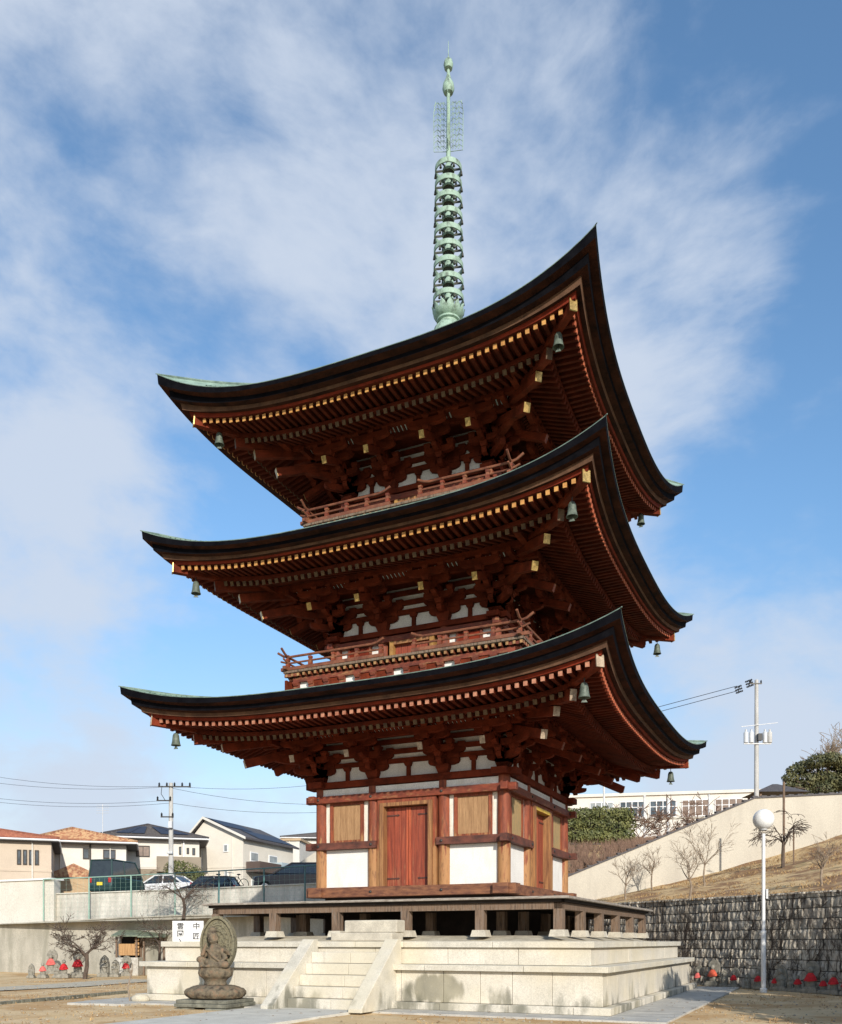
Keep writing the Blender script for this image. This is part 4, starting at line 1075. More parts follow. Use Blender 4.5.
# bank behind the cream wall, up to the school
def bank(lat, d):
    tl = T[0][1] if lat < T[0][0] else None
    if tl is None:
        tl = T[-1][1]
        for (l0, z0), (l1, z1) in zip(T[:-1], T[1:]):
            if l0 <= lat <= l1: tl = z0 + (z1 - z0) * (lat - l0) / (l1 - l0); break
    a = tl - .25; b = max(8.1, tl - .1); c = 13.6
    if d < 60: t = (d - 50.7) / 9.3; return a + (b - a) * t
    return b + (c - b) * min(1, (d - 60) / 42)
mb = MB(); nl, nd = 70, 40
pts = []
for j in range(nd + 1):
    d = 50.76 + (9.24 * j / 16 if j < 16 else 9.24 + 90 * (j - 16) / 24)
    for i in range(nl + 1):
        lat = (-2 + 62 * i / nl) * d / 50; z = bank(lat * 50 / d, d) + .15 * noise.noise(Vector((lat, d, 0))); pts.append(LD(lat, d, z))
mb.add(pts, [(j * (nl + 1) + i, j * (nl + 1) + i + 1, (j + 1) * (nl + 1) + i + 1, (j + 1) * (nl + 1) + i) for j in range(nd) for i in range(nl)], 'slope_grass', True)
tag(mb.build('upper_bank'), kind='structure')

# ================================================================== PLANTS
def leafcloud(mb, blobs, n, m, sz, r, shell=.55):
    tot = sum(b[1][0] * b[1][1] + b[1][1] * b[1][2] for b in blobs)
    for c, rad in blobs:
        k = int(n * (rad[0] * rad[1] + rad[1] * rad[2]) / tot)
        for _ in range(k):
            v = Vector((r.gauss(0, 1), r.gauss(0, 1), r.gauss(0, 1))).normalized(); f = r.uniform(shell, 1.03) ** .6
            p = Vector(c) + Vector((v.x * rad[0], v.y * rad[1], v.z * rad[2])) * f
            a = Vector((r.gauss(0, 1), r.gauss(0, 1), r.gauss(0, 1))).normalized(); b = a.cross(v + Vector((.01, .02, .03))).normalized(); s_ = sz * r.uniform(.6, 1.3)
            mb.add([p - a * s_, p + b * s_ * .6, p + a * s_, p - b * s_ * .6], [(0, 1, 2, 3)], m)
def branch(mb, p, d, length, rad, lvl, r, m, droop=0.0, spread=.7, kids=3, minr=.004):
    n = 4; pts = [p]; rr = [rad]; q = Vector(p); dd = Vector(d).normalized()
    for i in range(n):
        dd = (dd + Vector((r.uniform(-.22, .22), r.uniform(-.22, .22), r.uniform(-.12, .18) - droop))).normalized()
        q = q + dd * length / n; pts.append(q.copy()); rr.append(max(rad * (1 - .55 * (i + 1) / n), minr))
    mb.tube(pts, rr, m, 6 if lvl > 2 else 4, False)
    if lvl <= 0: return
    for k in range(kids + (1 if lvl > 1 else 0)):
        i = r.randint(1, n); o = pts[i]; nd_ = (dd + Vector((r.gauss(0, spread), r.gauss(0, spread), r.gauss(.08, spread * .6)))).normalized()
        branch(mb, o, nd_, length * r.uniform(.5, .8), rr[i] * .62, lvl - 1, r, m, droop, spread, kids, minr)
def bare_tree(p, h, rad, seed, m, label, name='bare_tree', lvl=4, droop=0, spread=.6, group=None, d0=(0, 0, 1), trunk=.4, minr=.004, kids=3):
    r = random.Random(seed); e = empty(name, p); tag(e, label, 'tree', group)
    mb = MB(); th = h * trunk; tp = Vector((d0[0] * th, d0[1] * th, th))
    mid = tp * .5 + Vector((r.uniform(-.1, .1) * th, r.uniform(-.1, .1) * th, 0))
    mb.tube([(0, 0, -.2), mid, tp], [rad * 1.2, rad, rad * .8], m, 8); mb.build('trunk', e)
    mb = MB()
    for k in range(4):
        a = 2 * math.pi * k / 4 + r.uniform(-.4, .4); branch(mb, tp * r.uniform(.75, 1), Vector((math.cos(a) * spread * 1.1, math.sin(a) * spread * 1.1, 1)), h * (1 - trunk) * .62, rad * .6, lvl - 1, r, m, droop, spread, kids, minr)
    mb.build('crown', e); return e
for px, py, d, h, sd, lab in [(626, 893, 45, 2.1, 1, 'bare sapling with spreading twigs at the foot of the cream wall, nearest the pagoda'),
                              (652, 884, 49, 2.3, 8, 'faint thin sapling against the cream wall, right of the one nearest the pagoda'),
                              (689, 893, 38, 2.5, 2, 'slim bare sapling rising from the edge of the slope, left of the fuller one'),
                              (705, 876, 44, 3.0, 3, 'fuller bare sapling with pale trunk in the middle of the slope'),
                              (822, 888, 34, 1.7, 4, 'small bare sapling near the right edge above the stone wall')]:
    l = (px - HX) / F * d; p = LD(l, d, slope_z(l, d)); bare_tree(p, h, .045, sd, 'bark_pale', lab, 'bare_sapling', 4, 0, .55, 'bare saplings on the slope', minr=.006)
l, z = lz(783, 862, 45); p = LD(l, 45, slope_z(l, 45)); bare_tree(p, 3.0, .07, 44, 'bark', 'taller bare weeping tree tied to stakes on the slope right of the lamp', 'weeping_tree', 4, .16, .5, minr=.012)
for k, off in enumerate((.12, .62)):
    s2 = LD(l + off, 45.2, slope_z(l, 45)); mb = MB(); hgt = (4.3, 2.1)[k]; mb.tube([(0, 0, -.2), (0, 0, hgt)], .06 if k == 0 else .04, 'wood_grey', 7)
    tag(mb.build('stake', None, s2), ('tall grey wooden stake beside the weeping tree', 'short wooden stake right of the weeping tree')[k], 'stake')
# left ornamental bare trees in front of the old wall
bare_tree(gp(84, 979), 2.5, .09, 5, 'bark', 'gnarled dark bare tree with level limbs above the red-bibbed figures', 'bare_tree', 5, .02, .8, d0=(.15, 0, 1), trunk=.45, minr=.008, kids=3)
p = at(183, 918, 41); bare_tree(Vector((p.x, p.y, 2.7)), 2.6, .07, 6, 'bark', 'bare weeping tree with fine drooping twigs on the ledge behind the sign', 'weeping_tree', 5, .12, .95, trunk=.35, minr=.004, kids=3)
p = gp(160, 976); bare_tree(p, 3.0, .06, 16, 'bark', 'thin dark bare tree beside the small shed', 'bare_tree', 4, .1, .6, trunk=.5, minr=.007)
# hedge
e = at(602, 843, 60); hz = e.z; l, _ = lz(602, 843, 60); hd = empty('hedge', LD(l, 60, hz), ROT); tag(hd, 'dense dark green clipped hedge behind the cream wall, beside the pagoda', 'hedge')
mb = MB(); r = random.Random(8); bl = []
for i in range(16):
    for j in range(3): bl.append(((-2.7 + 4.5 * i / 15 + r.uniform(-.1, .1), r.uniform(-.2, .2), .45 + j * .72 + r.uniform(-.12, .12)), (.55, .5, .5)))
leafcloud(mb, bl, 15000, 'hedge_leaf', .085, r, .7); mb.build('foliage', hd)
mb = MB(); mb.box(-2.3, 1.4, -.2, .2, .1, 1.8, 'shade_dark'); 
for i in range(9): mb.tube([(-2.3 + i * .47, 0, -.5), (-2.3 + i * .47, 0, 1.8)], .05, 'bark', 6)
mb.build('stems', hd)
# low brown brush on the bank
mb = MB(); r = random.Random(9)
for i in range(900):
    px = r.uniform(560, 730); d = r.uniform(51, 59); lat = (px - HX) / F * d; z = bank(lat * 50 / d, d); p = LD(lat, d, z)
    for _ in range(9):
        t = p + Vector((r.uniform(-.3, .3), r.uniform(-.3, .3), r.uniform(.2, .75))); dx = Vector((r.uniform(-.02, .02), r.uniform(-.02, .02), 0)); mb.add([p - RT * .02, p + RT * .02, t], [(0, 1, 2)], 'brown_twig')
tag(mb.build('dry_brush'), 'low brown leafless brush covering the bank behind the cream wall', 'brush', kind='stuff')
for px, y0, d, sd, lab in [(662, 832, 62, 3, 'brown leafless bush in front of the school, right of the hedge'), (697, 826, 64, 4, 'reddish leafless bush in front of the brown school windows'), (640, 838, 61, 7, 'brown leafless bush at the right end of the hedge')]:
    l, z = lz(px, y0, d); p = LD(l, d, bank(l * 50 / d, d)); bare_tree(p, 3.0, .06, sd, 'brown_twig', lab, 'leafless_bush', 4, .02, .9, 'leafless bushes before the school', trunk=.15, minr=.02)
# pine-like dark tree at the right
l, z = lz(818, 800, 75); pt_ = empty('evergreen_tree', LD(l, 75, bank(l * 50 / 75, 75))); tag(pt_, 'dark evergreen tree with layered crown beyond the cream wall at the right edge', 'tree')
mb = MB(); r = random.Random(12); bl = []
zc = lambda y: lz(0, y, 75)[1] - pt_.location.z
for px, py, rr in [(790, 778, .7), (797, 770, .8), (806, 766, .9), (815, 763, 1.0), (826, 762, 1.0), (836, 764, 1.0), (846, 768, 1.2), (798, 786, .9), (810, 780, 1.1), (823, 778, 1.2), (836, 782, 1.3), (806, 792, .9), (846, 786, 1.3), (822, 790, 1.2), (786, 787, .5), (858, 776, 1.3)]:
    o_ = RT * ((px - 818) / F * 75) + FW * r.uniform(-1, 1); bl.append(((o_.x, o_.y, zc(py)), (rr, rr, rr * .62)))
leafcloud(mb, bl, 14000, 'shade_leaf', .11, r, .6); mb.build('crown', pt_)
mb = MB(); mb.tube([(0, 0, -1), (.2, 0, zc(785)), (0, .2, zc(768))], [.35, .25, .12], 'bark', 8)
for b in bl[::2]: mb.tube([(.1, 0, zc(792)), Vector(b[0])], [.12, .04], 'bark', 5)
mb.build('trunk', pt_)
for i, (px, d) in enumerate(((828, 84), (841, 88))):
    l, z = lz(px, 800, d); bare_tree(LD(l, d, bank(l * 50 / d, d)), 7.5 + i, .14, 60 + i, 'bark_pale', ('grey leafless tree rising behind the dark evergreen', 'taller grey leafless tree at the right edge behind the evergreen')[i], 'bare_tree', 5, 0, .5, trunk=.35, minr=.02)
# evergreen outside the frame whose shade falls on the lower right
e = empty('evergreen_tree', (18.5, -3.9, 0)); tag(e, 'large dark evergreen shading the ground at the right', 'tree')
mb = MB(); r = random.Random(14); bl = [((r.uniform(-2.0, 2.0), r.uniform(-2.0, 2.0), r.uniform(2.2, 6.6)), (1.4, 1.4, 1.2)) for _ in range(22)]; leafcloud(mb, bl, 12000, 'shade_leaf', .16, r, .4); mb.build('crown', e)
mb = MB(); mb.tube([(0, 0, -.2), (.1, 0, 2.5), (0, .1, 5)], [.3, .22, .1], 'bark', 9); mb.build('trunk', e)
e = empty('evergreen_tree', (14.9, -6.9, 0)); tag(e, 'low broad dark evergreen shading the bottom right of the yard', 'tree')
mb = MB(); r = random.Random(15); bl = [((r.uniform(-1.7, 1.7), r.uniform(-1.7, 1.7), r.uniform(1.0, 4.8)), (1.3, 1.3, 1.1)) for _ in range(24)]; leafcloud(mb, bl, 11000, 'shade_leaf', .16, r, .4); mb.build('crown', e)
mb = MB(); mb.tube([(0, 0, -.2), (.1, 0, 2), (0, .1, 4)], [.25, .2, .1], 'bark', 9); mb.build('trunk', e)
# climbing dry vines on the stone wall
mb = MB(); r = random.Random(77)
for i in range(46):
    x = r.uniform(2, Lw * .75); p = Vector((x, .10, topz(x) - .05)) if r.random() < .6 else Vector((x, .10, .1)); s_ = -1 if p.z > 1 else 1
    branch(mb, p, (r.uniform(-.4, .4), 0, s_), r.uniform(.9, 2.0), .014, 3, r, 'bark', 0, .5, 3, .006)
mb.v = [(x, min(max(y, -.06 * z + .06), -.06 * z + .16), min(max(z, 0), 3.3)) for x, y, z in mb.v]
vn = mb.build('dry_vines', None, P0, angw); tag(vn, 'tangle of dry leafless vines clinging to the grey stone block wall', 'vine')

# ================================================================== LAMP, POLES, SIGN
p = gp(763.5, 992.5); mb = MB(); mb.tube([(0, 0, -.1), (0, 0, 1.9)], .075, 'white_paint', 14); mb.tube([(0, 0, 1.9), (0, 0, 5.0)], .055, 'white_paint', 14); mb.lathe([(.11, 0), (.11, .12), (.076, .14)], (0, 0, 0), 'white_paint', 14); mb.lathe([(.058, 1.86), (.085, 1.88), (.085, 1.93), (.058, 1.95)], (0, 0, 0), 'white_paint', 14)
lp = empty('street_lamp', p); tag(lp, 'white post lamp with a single round globe in front of the stone wall', 'lamp'); mb.build('post', lp)
d = (p - CAM).dot(FW); zg = 1.6 + (HY - 819.5) / F * d; rg_ = 10.3 / F * d
mb = MB(); mb.lathe([(.056, -.36), (.12, -.33), (.12, -.27), (.07, -.26)], (0, 0, zg), 'pole_grey', 14); mb.build('collar', lp)
mb = MB(); mb.ell((0, 0, zg), (rg_, rg_, rg_), 'globe_white', 28, 18); mb.build('globe', lp)
mb = MB(); mb.cbox((.09, -.02, 3.1), (.06, .12, .3), 'pole_grey', ROT); mb.build('switch_box', lp)

def pole(px, ytop, ybase, d, r0, label, arms, name='utility_pole'):
    l, zb = lz(px, ybase, d); zt = lz(px, ytop, d)[1]; e = empty(name, LD(l, d, zb), ROT); tag(e, label, 'utility pole'); H = zt - zb
    mb = MB(); mb.tube([(0, 0, -3), (0, 0, H)], [r0 * 1.15, r0 * .8], 'concrete_pole', 12); mb.build('post', e)
    for (dz, w_, off) in arms:
        mb = MB(); mb.beam((-w_ / 2 + off, -.12, H - dz), (w_ / 2 + off, -.12, H - dz), .07, .07, 'iron'); 
        n = max(2, int(w_ / .38))
        for i in range(n):
            x = -w_ / 2 + off + .06 + (w_ - .12) * i / (n - 1); mb.lathe([(.03, 0), (.07, .05), (.04, .09), (.075, .14), (.03, .2), (.02, .24)], (x, -.12, H - dz + .03), 'black', 8)
        mb.build('crossarm', e)
    return e, H
e, H = pole(171, 783, 884, 55, .155, 'left concrete utility pole among the houses with black insulators', [(.25, 2.0, .25), (1.1, .9, -.4), (2.1, .8, -.2)])
mb = MB(); mb.cbox((.05, -.26, H - 2.6), (.22, .25, .4), 'pole_grey'); mb.cbox((-.02, -.2, H - 4.3), (.36, .2, .14), 'pole_grey'); mb.tube([(-.3, -.2, H - 1.1), (-.55, -.2, H - .7), (-.5, -.2, H - .2)], .02, 'black', 5); mb.build('fittings', e)
e, H = pole(756.5, 680, 800, 66, .165, 'tall concrete utility pole with transformers rising behind the cream wall', [(.3, .9, -.1)])
for a, z in ((-.62, H - .28), (-1.40, H - .72)):
    mb = MB(); w3 = Vector((-.85, 0, -.30)).normalized()
    for i in range(3):
        c = Vector((a + .05 * i, -.1, z - .19 * (i - 1)))
        for t in (-.22, -.11, 0, .11, .22): mb.tube([c + w3 * (t - .02), c + w3 * (t + .03)], [.085, .05], 'black', 8)
        mb.tube([c - w3 * .3, c + w3 * .3], .02, 'black', 5)
    mb.tube([(a, -.1, z - .3), (a + .1, -.1, z + .3)], .03, 'iron', 5); mb.build('strain_insulator', e)
mb = MB(); mb.beam((-1.2, -.2, H - 3.5), (1.5, -.2, H - 3.2), .04, .04, 'pole_grey'); mb.beam((-1.0, -.2, H - 4.75), (1.0, -.2, H - 4.75), .08, .08, 'pole_grey'); mb.build('crossarm', e)
for x in (-.85, -.45, .55, .9):
    mb = MB(); mb.lathe([(.0, 0), (.17, .02), (.17, .75), (.13, .82), (.07, .86), (.07, 1.0), (.0, 1.01)], (x, -.2, H - 4.7), 'pole_grey' if x < .8 else 'concrete_pole', 12); mb.build('transformer', e)
mb = MB(); mb.cbox((.1, -.35, H - 4.3), (.3, .3, .5), 'black'); mb.build('switch_box', e)
def wire(pts, rad, label, sag=.0):
    P_ = []
    for (a, b) in zip(pts[:-1], pts[1:]):
        for i in range(12): t = i / 12; P_.append(a.lerp(b, t) - Vector((0, 0, sag * 4 * t * (1 - t))))
    P_.append(pts[-1]); mb = MB(); mb.tube(P_, rad, 'black', 4, False); tag(mb.build('power_line'), label, 'power line', 'overhead power lines')
zz = [(687, 706, 'upper overhead wire running from the tall right pole behind the roofs'), (692, 711, 'lower overhead wire running from the tall right pole behind the roofs')]
for y0, y1, lab in zz: wire([at(737, y0 - 1, 66), at(662, y1, 69), at(420, y1 + 68, 80)], .022, lab)
wl = 'overhead power line '
for ya, yb, yc, lab in [(771, 786, 796, 'crossing the sky left of the left pole, highest'), (779, 786.5, 786, 'crossing the sky left of the left pole, second from the top'), (795, 800, 801, 'level with the lower insulators, upper of the low group'), (799, 803, 803, 'lowest of the low group left of the left pole')]:
    wire([at(-60, ya - 5, 60), at(171, yb, 55)], .010, wl + lab, .5)
for yb, yc, lab in [(786, 770, 'rising from the left pole toward the pagoda'), (788, 800, 'sagging from the left pole toward the pagoda'), (803, 804, 'level from the left pole toward the pagoda')]:
    wire([at(171, yb, 55), at(400, yc, 58)], .010, wl + lab, .6)
# small posts before the school
for i, (px, y0, y1, d, lab) in enumerate([(644.5, 797, 835, 90, 'thin grey post before the school, left of the brown windows'), (668, 800, 845, 80, 'taller thin post before the blue school windows'), (709, 796, 835, 92, 'thin grey post between the brown school windows'), (604, 785, 812, 95, 'thick white post above the hedge')]):
    l, zb = lz(px, y1, d); zt = lz(px, y0, d)[1]; mb = MB(); mb.tube([(0, 0, -1), (0, 0, zt - zb)], .11 if i != 4 else .05, 'pole_grey', 8); mb.lathe([(.16, 0), (.16, .12), (.02, .16)], (0, 0, zt - zb), 'pole_grey', 8)
    tag(mb.build('thin_post', None, LD(l, d, zb)), lab, 'post')
# sign
sg_ = empty('sign_board', LD(-8.08, 31, 0), ROT); tag(sg_, 'white notice board with black characters standing behind the podium, left of the statue', 'sign')
mb = MB(); mb.box(-.54, .54, -.02, .02, .95, 2.32, 'white_paint'); mb.build('panel', sg_, bevel=.004)
for x in (-.5, .5): mb = MB(); mb.box(x - .025, x + .025, .021, .07, -.2, 2.3, 'pole_grey'); mb.build('leg', sg_)
def glyph(ch, x, z, size):
    c = bpy.data.curves.new('lettering', 'FONT'); c.body = ch; c.size = size; c.extrude = .001; c.offset = .004; c.materials.append(MATS['black'])
    o = bpy.data.objects.new('tmp', c); COL.objects.link(o); bpy.context.view_layer.update()
    me = bpy.data.meshes.new_from_object(o.evaluated_get(bpy.context.evaluated_depsgraph_get())); bpy.data.objects.remove(o)
    t = bpy.data.objects.new('lettering', me); COL.objects.link(t); t.parent = sg_; t.location = (x, -.0225, z); t.rotation_euler = (R(90), 0, 0)
for ch, x, z, s_ in [('霊', -.385, 2.045, .25), ('園', -.385, 1.785, .25), ('入', -.385, 1.49, .25), ('中', .17, 2.045, .25), ('匠', .16, 1.70, .25)]: glyph(ch, x, z, s_)

# ================================================================== LEFT WALLS, FENCE
def wl_pt(px, z, off=0.0):
    """line of the left walls; nearer towards the right"""
    t = (px + 30) / 330; d = 48.5 + (38 - 48.5) * t + off; return LD((px - HX) / F * d, d, z)
def wallseg(name, pxs, z0f, z1f, off, thick, m, cap=None, label=None, capm=None):
    e = MB(); c = MB()
    for a, b in zip(pxs[:-1], pxs[1:]):
        A0, B0 = wl_pt(a, z0f(a), off), wl_pt(b, z0f(b), off); A1, B1 = wl_pt(a, z1f(a), off), wl_pt(b, z1f(b), off); n_ = FW * thick
        vs = [A0, B0, B1, A1] + [v_ + n_ for v_ in (A0, B0, B1, A1)]
        e.add(vs, [(0, 1, 2, 3), (7, 6, 5, 4), (3, 2, 6, 7), (0, 3, 7, 4), (1, 5, 6, 2)], m)
        if cap: up_ = Vector((0, 0, cap / 2)); c.beam(A1 + up_ + n_ * .5, B1 + up_ + n_ * .5, thick + .1, cap, capm or m)
    o = e.build(name); tag(o, label, 'wall')
    if cap: c.build('coping', o)
    return o
lo_top = lambda x: 2.47 + .30 * (x + 10) / 150 if x < 150 else 2.79
wallseg('retaining_wall', [-60, 0, 60, 120, 180, 240, 320, 420], lambda x: -.1, lo_top, 0, .3, 'old_concrete', .06, 'old grey stained concrete wall behind the row of small figures', 'old_concrete')
mb = MB(); 
vs = [wl_pt(-60, 2.45, .2), wl_pt(420, 2.8, .2), wl_pt(420, 2.86, 1.2), wl_pt(-60, 2.5, 1.2)]; mb.add(vs, [(0, 1, 2, 3)], 'mound_soil'); tag(mb.build('ledge'), kind='structure')
wallseg('parking_wall', [50, 90, 130, 170, 210, 300, 420], lambda x: 2.3, lambda x: 4.08, 1.0, .25, 'pale_concrete_rough', .05, 'pale rough concrete wall below the parked cars', 'pale_concrete')
wallseg('garden_wall', [-60, 0, 54], lambda x: 2.3, lambda x: 4.82, .55, .8, 'pale_concrete', .10, 'smooth cream concrete wall with a white coping at the left edge', 'white_paint')
fn = empty('chain_fence', wl_pt(40, 2.75, .35)); tag(fn, 'pale green pipe and wire fence running above the old concrete wall', 'fence'); O = fn.location
px_posts = [43.5, 89, 131, 175, 219, 264, 305, 345]
for i, px in enumerate(px_posts):
    a = wl_pt(px, 2.72, .35) - O; b = wl_pt(px, 4.86, .35) - O; mb = MB(); mb.tube([a, b], .035, 'rail_green' if px < 200 else 'teal_rail', 7); mb.build('post', fn)
mb = MB()
for a, b in zip(px_posts[:-1], px_posts[1:]): mb.tube([wl_pt(a, 4.84, .35) - O, wl_pt(b, 4.84, .35) - O], .03, 'rail_green' if a < 170 else 'teal_rail', 7)
mb.build('top_rail', fn)
mb = MB()
for a, b in zip(px_posts[:-1], px_posts[1:]):
    for k in range(9): z = 2.9 + k * .23; mb.tube([wl_pt(a, z, .35) - O, wl_pt(b, z, .35) - O], .003, 'rail_green', 3, False)
    for k in range(1, 8): px = a + (b - a) * k / 8; mb.tube([wl_pt(px, 2.8, .35) - O, wl_pt(px, 4.84, .35) - O], .003, 'rail_green', 3, False)
mb.build('wire_mesh', fn)
# plateau with the cars, and the hillside of the houses
mb = MB(); nl, nd = 30, 30; pts = []
for j in range(nd + 1):
    for i in range(nl + 1):
        px = -300 + 720 * i / nl; t = max(0, min(1, (px + 30) / 330)); d0 = 48.5 - 10.5 * t + 1.1; d = d0 + (160 - d0) * (j / nd) ** 1.5
        z = 4.05 + (0 if d < 52 else (d - 52) * .075); pts.append(LD((px - HX) / F * d, d, z))
mb.add(pts, [(j * (nl + 1) + i, j * (nl + 1) + i + 1, (j + 1) * (nl + 1) + i + 1, (j + 1) * (nl + 1) + i) for j in range(nd) for i in range(nl)], 'asphalt')
tag(mb.build('parking_ground'), kind='structure')
def hill(d): return 4.05 + max(0, d - 52) * .075
# small shed in front of the old wall
sh = empty('small_shed', gp(141, 975.2), ROT); tag(sh, 'small open wooden shed with a green-grey roof between the old wall and the podium', 'shed')
dd = (sh.location - CAM).dot(FW); kx = dd / F
mb = MB()
for x in (-1.05, -.1, .25, 1.2): mb.box(x - .04, x + .04, -.4, -.32, 0, 1.85, 'wood_grey'); mb.box(x - .04, x + .04, .3, .38, 0, 1.85, 'wood_grey')
mb.build('frame', sh)
mb = MB(); mb.prism([(-.75, 1.84), (.55, 2.12), (.55, 2.17), (-.75, 1.90)], (-.55, 0, 0), (0, 1, 0), (0, 0, 1), 1.25, 'moss_green'); mb.build('roof', sh)
mb = MB(); mb.prism([(-.85, 1.80), (.55, 2.12), (.55, 2.17), (-.85, 1.86)], (.78, 0, 0), (0, 1, 0), (0, 0, 1), 1.35, 'moss_green'); mb.build('roof', sh)
mb = MB(); mb.box(-1.0, -.15, -.2, .3, .95, 1.5, 'wood_bare'); 
for k in range(5): mb.box(-.2, .0, -.3, -.25, .95 + k * .17, 1.06 + k * .17, 'wood_bare')
mb.build('slatted_box', sh)
mb = MB(); mb.box(-1.1, .0, -.45, .35, .0, .85, 'jizo_pale'); mb.box(-1.1, 1.3, .36, .42, 0, 1.9, 'shade_dark'); mb.build('counter', sh)

# ================================================================== HOUSES
def house(label, px0, px1, d, yeave, yapex, ybase, deep, kind, wallm, roofm, rz=0.0, wins=(), over=.5, apex=None, extra=None, base_m=None, name='house'):
    l0, l1 = (px0 - HX) / F * d, (px1 - HX) / F * d; zb = min(hill(d), lz(0, ybase, d)[1]) - .5; ze = lz(0, yeave, d)[1]; za = lz(0, yapex, d)[1]
    lc = (l0 + l1) / 2; e = empty(name, LD(lc, d, zb), ROT + rz); tag(e, label, 'house'); w_ = (l1 - l0) / 2; h = ze - zb; ha = za - zb
    mb = MB(); mb.box(-w_, w_, 0, deep, 0, h, wallm)
    if base_m: mb.box(-w_ - .03, w_ + .03, -.03, deep + .03, 0, h * .48, base_m)
    if kind == 'gable_front': mb.prism([(-w_, h - .001), (w_, h - .001), (apex or 0, ha - .1)], (0, deep / 2, 0), (1, 0, 0), (0, 0, 1), deep - .01, wallm)
    mb.box(-w_ - .04, w_ + .04, -.04, deep + .04, h * .50, h * .50 + .14, wallm)
    for xx in (-w_ * .55, w_ * .62): mb.tube([(xx, -.08, 0), (xx, -.08, h)], .05, 'white_wall', 6)
    mb.build('wall', e)
    mb = MB(); o = over
    if kind == 'hip':
        ax = apex if apex is not None else 0; rl_ = max(.01, w_ - deep / 2)
        A = [(-w_ - o, -o, h), (w_ + o, -o, h), (w_ + o, deep + o, h), (-w_ - o, deep + o, h), (ax - rl_ * .5, deep / 2, ha), (ax + rl_ * .5, deep / 2, ha)]
        mb.add(A, [(0, 1, 5, 4), (1, 2, 5), (2, 3, 4, 5), (3, 0, 4)], roofm); mb.add([(x, y, z - .18) for x, y, z in A[:4]] + A[:4], [(3, 2, 1, 0), (0, 1, 5, 4), (1, 2, 6, 5), (2, 3, 7, 6), (3, 0, 4, 7)], 'dark_trim')
        # tile courses
        for k in range(1, 12):
            t = k / 12; p = [Vector(A[0]).lerp(Vector(A[4]), t), Vector(A[1]).lerp(Vector(A[5]), t)]
            up_ = Vector((0, -.02, .03)); mb.beam(p[0] + up_, p[1] + up_, .10, .07, roofm)
            p = [Vector(A[1]).lerp(Vector(A[5]), t), Vector(A[2]).lerp(Vector(A[5]), t)]; mb.beam(p[0] + Vector((.02, 0, .03)), p[1] + Vector((.02, 0, .03)), .10, .07, roofm)
        mb.tube([(-w_ - o, -o - .06, h - .06), (w_ + o, -o - .06, h - .06)], .07, 'white_paint', 6); mb.tube([(w_ + o + .06, -o, h - .06), (w_ + o + .06, deep + o, h - .06)], .07, 'white_paint', 6)
        for a_, b_ in ((0, 4), (1, 5), (4, 5)): mb.beam(Vector(A[a_]) + Vector((0, 0, .08)), Vector(A[b_]) + Vector((0, 0, .08)), .25, .18, roofm)
    elif kind == 'gable_front':
        ax = apex or 0
        for (xa, za_, xb, zb_) in ((-w_ - o, h - .25, ax, ha), (ax, ha, w_ + o, h - .25)):
            mb.prism([(xa, za_), (xb, zb_), (xb, zb_ + .18), (xa, za_ + .18)], (0, deep / 2, 0), (1, 0, 0), (0, 0, 1), deep + 2 * .4, roofm)
            mb.prism([(xa, za_ - .03), (xb, zb_ - .03), (xb, zb_ + .2), (xa, za_ + .2)], (0, -.43, 0), (1, 0, 0), (0, 0, 1), .06, 'white_wall')
    else:
        mb.box(-w_ - .2, w_ + .2, -.2, deep + .2, h, h + .25, roofm)
    rf = mb.build('roof', e)
    for (a, b, y0, y1, m) in wins:
        x0, x1 = (a - HX) / F * d - lc, (b - HX) / F * d - lc; z0, z1 = lz(0, y1, d)[1] - zb, lz(0, y0, d)[1] - zb
        mb = MB(); t = .07; fm = 'dark_trim' if m != 'window_pale' else 'white_paint'
        mb.box(x0, x0 + t, -.09, .0, z0, z1, fm); mb.box(x1 - t, x1, -.09, .0, z0, z1, fm); mb.box(x0 + t, x1 - t, -.09, .0, z0, z0 + t, fm); mb.box(x0 + t, x1 - t, -.09, .0, z1 - t, z1, fm)
        if x1 - x0 > 1.1:
            n = max(2, round((x1 - x0) / .95))
            for i in range(1, n): xm = x0 + (x1 - x0) * i / n; mb.box(xm - .03, xm + .03, -.08, .0, z0 + t, z1 - t, fm)
        w = mb.build('window', e); mb = MB(); mb.box(x0 + .03, x1 - .03, -.04, -.004, z0 + .03, z1 - .03, m); mb.build('pane', w)
    return e, zb, lc, h, w_
eA = house('pinkish beige house with red tiled roof and four slit windows at the left edge', -46, 47.5, 60, 838, 822, 880, 9, 'hip', 'beige_wall', 'red_tile', R(21), [(15.5, 19.5, 849, 864, 'window_glass'), (21, 25, 849, 864, 'window_glass'), (26.5, 30.5, 849, 864, 'window_glass'), (32, 36, 849, 864, 'window_glass')], .45, apex=-1.0)
e, zb, lc, h, w_ = house('cream house with orange tiled hip roof behind the dark van', 44, 124, 70, 842, 822.5, 890, 9, 'hip', 'white_wall', 'orange_tile', R(17), [(83, 89, 848, 859, 'window_glass'), (102, 114, 849, 858, 'window_glass')], .8, apex=-1.2)
mb = MB(); zt_ = lz(0, 866, 66)[1] - zb; mb.prism([(-2.2, zt_ - .7), (2.2, zt_ - .7), (.0, zt_ + .35)], (-.6, -1.2, 0), (1, 0, 0), (0, 0, 1), 2.0, 'orange_tile'); mb.box(-2.4, 1.2, -2.0, -.05, zt_ - 3, zt_ - .72, 'tan_wall'); mb.build('porch', e)
mb = MB(); mb.tube([(-w_ + 3.6, -.1, 1), (-w_ + 3.6, -.1, h - .1)], .06, 'dark_trim', 6); mb.build('drainpipe', e)
mb = MB(); mb.tube([(1.2, 4, h), (1.2, 4, h + 3.6)], .03, 'pole_grey', 5)
